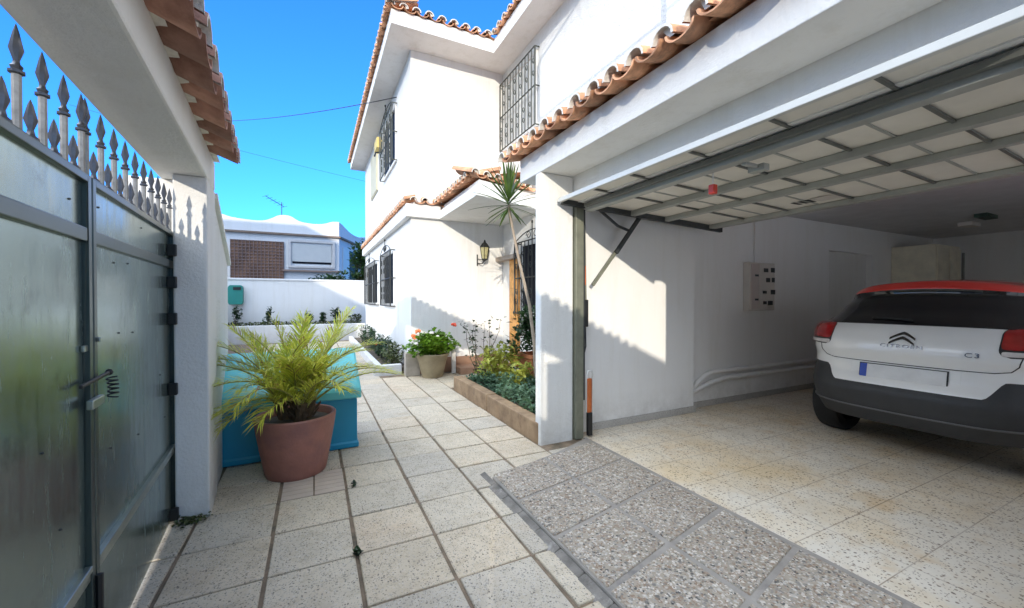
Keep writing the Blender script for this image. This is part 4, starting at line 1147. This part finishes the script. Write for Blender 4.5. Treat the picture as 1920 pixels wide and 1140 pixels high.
XR = [(.20,.20),(.30,.06),(.42,.01),(.55,0),(.62,.035),(.70,.075),(.80,.085),(.86,.055),(.95,.075),(1.05,.14),(1.10,.20),(1.24,.345),(1.37,.455),(1.395,.43),(1.455,.47),(1.475,.80),(1.487,1.4)]
XFt = [(.20,3.80),(.30,3.92),(.45,3.99),(.60,3.98),(.75,3.90),(.88,3.70),(.97,3.30),(1.04,2.95),(1.10,2.85),(1.24,2.55),(1.37,2.22),(1.445,1.95),(1.47,1.75),(1.485,1.5)]
WT = [(.20,.74),(.30,.80),(.42,.845),(.55,.87),(.66,.875),(.80,.87),(.92,.865),(1.02,.845),(1.08,.815),(1.12,.79),(1.24,.72),(1.37,.635),(1.415,.61),(1.445,.575),(1.47,.45),(1.485,.2)]
def surf(th, z, off=0.):
    """th = 0 rear centre, grows to the car's +y side; plan view rounded rectangle"""
    xr, xf2, w_ = interp(XR,z), interp(XFt,z), interp(WT,z)
    cx_, hl = (xr+xf2)/2, (xf2-xr)/2
    n = 4.3 if z < 1.1 else 3.6
    c, s = math.cos(th), math.sin(th)
    k = (abs(c)**n + abs(s)**n)**(-1/n)
    x, y = -c*k, s*k
    # gentle crown across the tail
    p = Vector((CX + cx_ + x*hl, CY + y*w_, z))
    if z > 1.05: p.z -= .20*(y*w_)**2*((z-1.05)/.43)      # crowned roof
    if off:
        e = .004
        a = surf(th+e, z) - surf(th-e, z); b_ = surf(th, z+e) - surf(th, z-e)
        nn = a.cross(b_); nn.normalize()
        if nn.dot(p - Vector((CX+2, CY, z))) < 0: nn = -nn
        p = p + nn*off
    return p
def th_y(y, z):
    """angle on the rear whose lateral offset is y"""
    lo, hi = (0, PI/2) if y >= 0 else (-PI/2, 0)
    for _ in range(40):
        mid = (lo+hi)/2
        if surf(mid, z).y - CY < y: lo = mid
        else: hi = mid
    return (lo+hi)/2
THS = sorted(set([R(a) for a in [-180+3*i for i in range(121)]] + [R(a) for a in [-50+1.0*i for i in range(101)]]))
def zb(th):
    y = abs(surf(th,.66).y - CY); x = surf(th,.66).x - CX
    if x > 3.3: return .55
    t = max(0, min(1, (y-.44)/.10)); t = t*t*(3-2*t)
    v = .60 + .125*t
    if x > .28: v = .74 - .29*min(1, (x-.28)/.25)
    # wheel arch cladding
    for xc in (.66, 3.18):
        dd = abs(x - xc)
        if y > .7 and dd < .40: v = max(v, .32 + math.sqrt(max(0, .40**2 - dd**2)) + .0)
    return v
def zw(th):
    x = surf(th,1.08).x - CX
    return 1.095 if x < .5 else 1.0 if x < 2.75 else 1.04
def band(lo, hi, nz, mat, name, parent=car, ths=THS, off=0, smooth=True):
    g = MB(); rows = []
    for i in range(nz+1):
        rows.append([surf(t, lo(t) + (hi(t)-lo(t))*i/nz, off) for t in ths])
    g.grid(rows)
    return g.build(name, mat, parent, smooth='all')
body = band(zb, zw, 14, m_white, 'body')
clad = band(lambda t: .28, zb, 12, m_clad, 'bumper')
g = MB(); g.face([surf(t, .28) for t in THS[:-1]]); g.build('underbody', m_black, car)
glass = band(zw, lambda t: 1.392, 8, m_cglass, 'window')
roof = band(lambda t: 1.392, lambda t: 1.484, 10, m_roof, 'roof')
g = MB(); g.face([surf(t, 1.484) for t in THS[:-1]]); g.build('roof_panel', m_roof, roof)
# tailgate window bottom pillars: white corner strips
for sg in (-1, 1):
    g = MB(); rows = []
    for i in range(9):
        z = 1.094 + (1.375-1.094)*i/8
        y1 = interp(WT, z)*.985; y0 = y1 - .055 + .03*i/8
        rows.append([surf(th_y(sg*(y0+(y1-y0)*q/4), z), z, .004) for q in range(5)])
    g.grid(rows); g.build('rear_pillar', m_white, car, smooth='all')
# lower bumper strip (grey line) and tailgate seam
def strip(pts, r_, mat, name, off=.002, parent=car):
    g = MB(); P_ = []
    for (y0, z0), (y1, z1) in zip(pts, pts[1:]):
        for k in range(8):
            t = k/8; y = y0+(y1-y0)*t; z = z0+(z1-z0)*t
            P_.append(surf(th_y(y, z), z, off))
    y, z = pts[-1]; P_.append(surf(th_y(y, z), z, off))
    g.tube(P_, r_, 6); return g.build(name, mat, parent, smooth='all')
seam = [(.60,.905),(.585,.84),(.55,.80),(.48,.785),(.30,.782),(0,.78),(-.30,.782),(-.48,.785),(-.55,.80),(-.585,.84),(-.60,.905)]
strip(seam, .0035, m_black, 'tailgate_seam', .0005)
strip([(.78,.405),(.5,.40),(0,.395),(-.5,.40),(-.78,.405)], .007, M('grey trim', (.12,.12,.125), .35), 'bumper_trim', .003)
strip([(.72,1.10),(.4,1.098),(0,1.096),(-.4,1.098),(-.72,1.10)], .004, m_black, 'window_seal', .001)
# dark lower recess under the bumper
# tail lamps
def lamp_patch(sg, ya_, yb_, z0, z1, mat, name, off, parent, rnd_=.035):
    g = MB(); rows = []
    NZ, NY = 12, 14
    for i in range(NZ+1):
        v = i/NZ; z = z0+(z1-z0)*v; row = []
        dzc = min(z-z0, z1-z); ins = 0
        if dzc < rnd_: ins = rnd_ - math.sqrt(max(0, rnd_**2-(rnd_-dzc)**2))
        tA = th_y(sg*(ya_+ins), z)
        # outer edge wraps round the corner: measured as extra angle
        tB = th_y(sg*min(yb_, interp(WT,z)*.9985), z) + sg*R(2.2) - sg*ins*.6
        for j in range(NY+1):
            u = j/NY; t = tA+(tB-tA)*u
            edge = min(u, 1-u, v*1.0, (1-v)*1.0)*2
            row.append(surf(t, z, off*min(1, .15+edge*3.5)))
        rows.append(row)
    g.grid(rows); return g.build(name, mat, parent, smooth='all')
for sg in (1, -1):
    hs = lamp_patch(sg, .50, .90, .897, 1.112, m_black, 'tail_lamp', .014, car, .05)
    lamp_patch(sg, .507, .90, .943, 1.106, m_lens, 'red_lens', .026, hs, .04)
    lamp_patch(sg, .512, .90, .905, .941, m_lens2, 'clear_lens', .024, hs, .012)
# number plate in its recess
g = MB(); 
def flat(ya_, yb_, z0, z1, xo, name, mat, parent=car, d=.006):
    g = MB(); xb = CX + interp(XR,(z0+z1)/2) + xo; sl = .02
    g.hexa([(xb,CY+ya_,z0),(xb+d,CY+ya_,z0),(xb+d,CY+yb_,z0),(xb,CY+yb_,z0),(xb+sl,CY+ya_,z1),(xb+sl+d,CY+ya_,z1),(xb+sl+d,CY+yb_,z1),(xb+sl,CY+yb_,z1)])
    return g.build(name, mat, parent, bevel=.002)
flat(-.33,.33,.640,.772,-.010,'plate_recess', m_white)
pf = flat(-.27,.27,.648,.768,-.020,'number_plate', m_black)
flat(-.262,.262,.655,.762,-.026,'plate_face', m_plate, pf)
flat(.215,.262,.655,.762,-.0285,'plate_band', m_blue, pf, d=.003)
# badge: double chevron, maker's lettering, model mark
def on_tail(y, z, off): return surf(th_y(y, z), z, off)
g = MB()
for zc in (.985, 1.022):
    for sg in (-1, 1):
        w_ = .078; n_ = 8; top = []; bot = []
        for k in range(n_+1):
            t = k/n_; y = sg*w_*t; zz = zc + .018 - .050*t**1.25
            th_ = .021*(1-.35*t)
            top.append(on_tail(y, zz, .007)); bot.append(on_tail(y, zz-th_, .007))
        g.grid([top, bot])
        g.grid([[on_tail(sg*w_*k/n_, zc+.018-.050*(k/n_)**1.25, .0005) for k in range(n_+1)], top])
        g.grid([bot, [on_tail(sg*w_*k/n_, zc+.018-.050*(k/n_)**1.25-.021*(1-.35*k/n_), .0005) for k in range(n_+1)]])
g.build('chevron_badge', m_chrome, car)
def lettering(txt, y, z, size, name, sx=1.0):
    cu = bpy.data.curves.new(name, 'FONT'); cu.body = txt; cu.size = size; cu.extrude = .0015; cu.align_x = 'CENTER'; cu.space_character = 1.15
    tmp = bpy.data.objects.new(name, cu); COL.objects.link(tmp)
    dg = bpy.context.evaluated_depsgraph_get(); me = bpy.data.meshes.new_from_object(tmp.evaluated_get(dg))
    bpy.data.objects.remove(tmp, do_unlink=True)
    for v in me.vertices:
        yy = y - v.co.x*sx; zz = z + v.co.y
        v.co = on_tail(yy, zz, .007 + (v.co.z if v.co.z > 0 else 0))
    me.materials.clear(); me.materials.append(m_chrome)
    o = bpy.data.objects.new(name, me); COL.objects.link(o); adopt(o, car); return o
lettering('CITROËN', 0, .915, .036, 'lettering', 1.55)
lettering('C3', -.385, .885, .045, 'lettering', 1.3)
# wheels
for (x, sg) in ((.66,1),(.66,-1),(3.18,1),(3.18,-1)):
    wc = Vector((CX+x, CY+sg*.685, .308))
    prof = [(.20,-.095),(.285,-.10),(.302,-.085),(.308,-.05),(.308,.05),(.302,.085),(.285,.10),(.20,.095)]
    g = MB(); rows = []
    for k in range(40):
        a = 2*PI*k/40; rows.append([(wc.x+r_*math.cos(a), wc.y+yo, wc.z+r_*math.sin(a)) for (r_, yo) in prof])
    rows.append(rows[0]); g.grid(rows)
    wh = g.build('wheel', m_tyre, car, smooth=True)
    g = MB()
    for k in range(5):
        a = 2*PI*k/5; g.bar(wc+Vector((.03*math.cos(a),sg*.075,.03*math.sin(a))), wc+Vector((.2*math.cos(a),sg*.085,.2*math.sin(a))), .05, .02)
    g.tube([wc+Vector((0,sg*.05,0)), wc+Vector((0,sg*.09,0))], .05, 12)
    rr = [[(wc.x+r_*math.cos(2*PI*k/32), wc.y+sg*yo, wc.z+r_*math.sin(2*PI*k/32)) for k in range(32)] for (r_, yo) in ((.18,.02),(.203,.06),(.207,.092))]
    g.grid(rr, close=True)
    g.build('rim', m_rim, wh)
# door mirrors
for sg in (1, -1):
    g = MB(); g.ball((CX+2.55, CY+sg*.93, 1.06), .09, 10, sz=.75); g.bar((CX+2.55, CY+sg*.80, 1.02),(CX+2.55, CY+sg*.92, 1.04), .05,.03)
    g.build('mirror', m_roof, car, smooth=True)
# rear wiper
strip([(-.02,1.125),(.12,1.135),(.25,1.14)], .006, m_black, 'wiper', .012)

print('objects', len(bpy.data.objects))
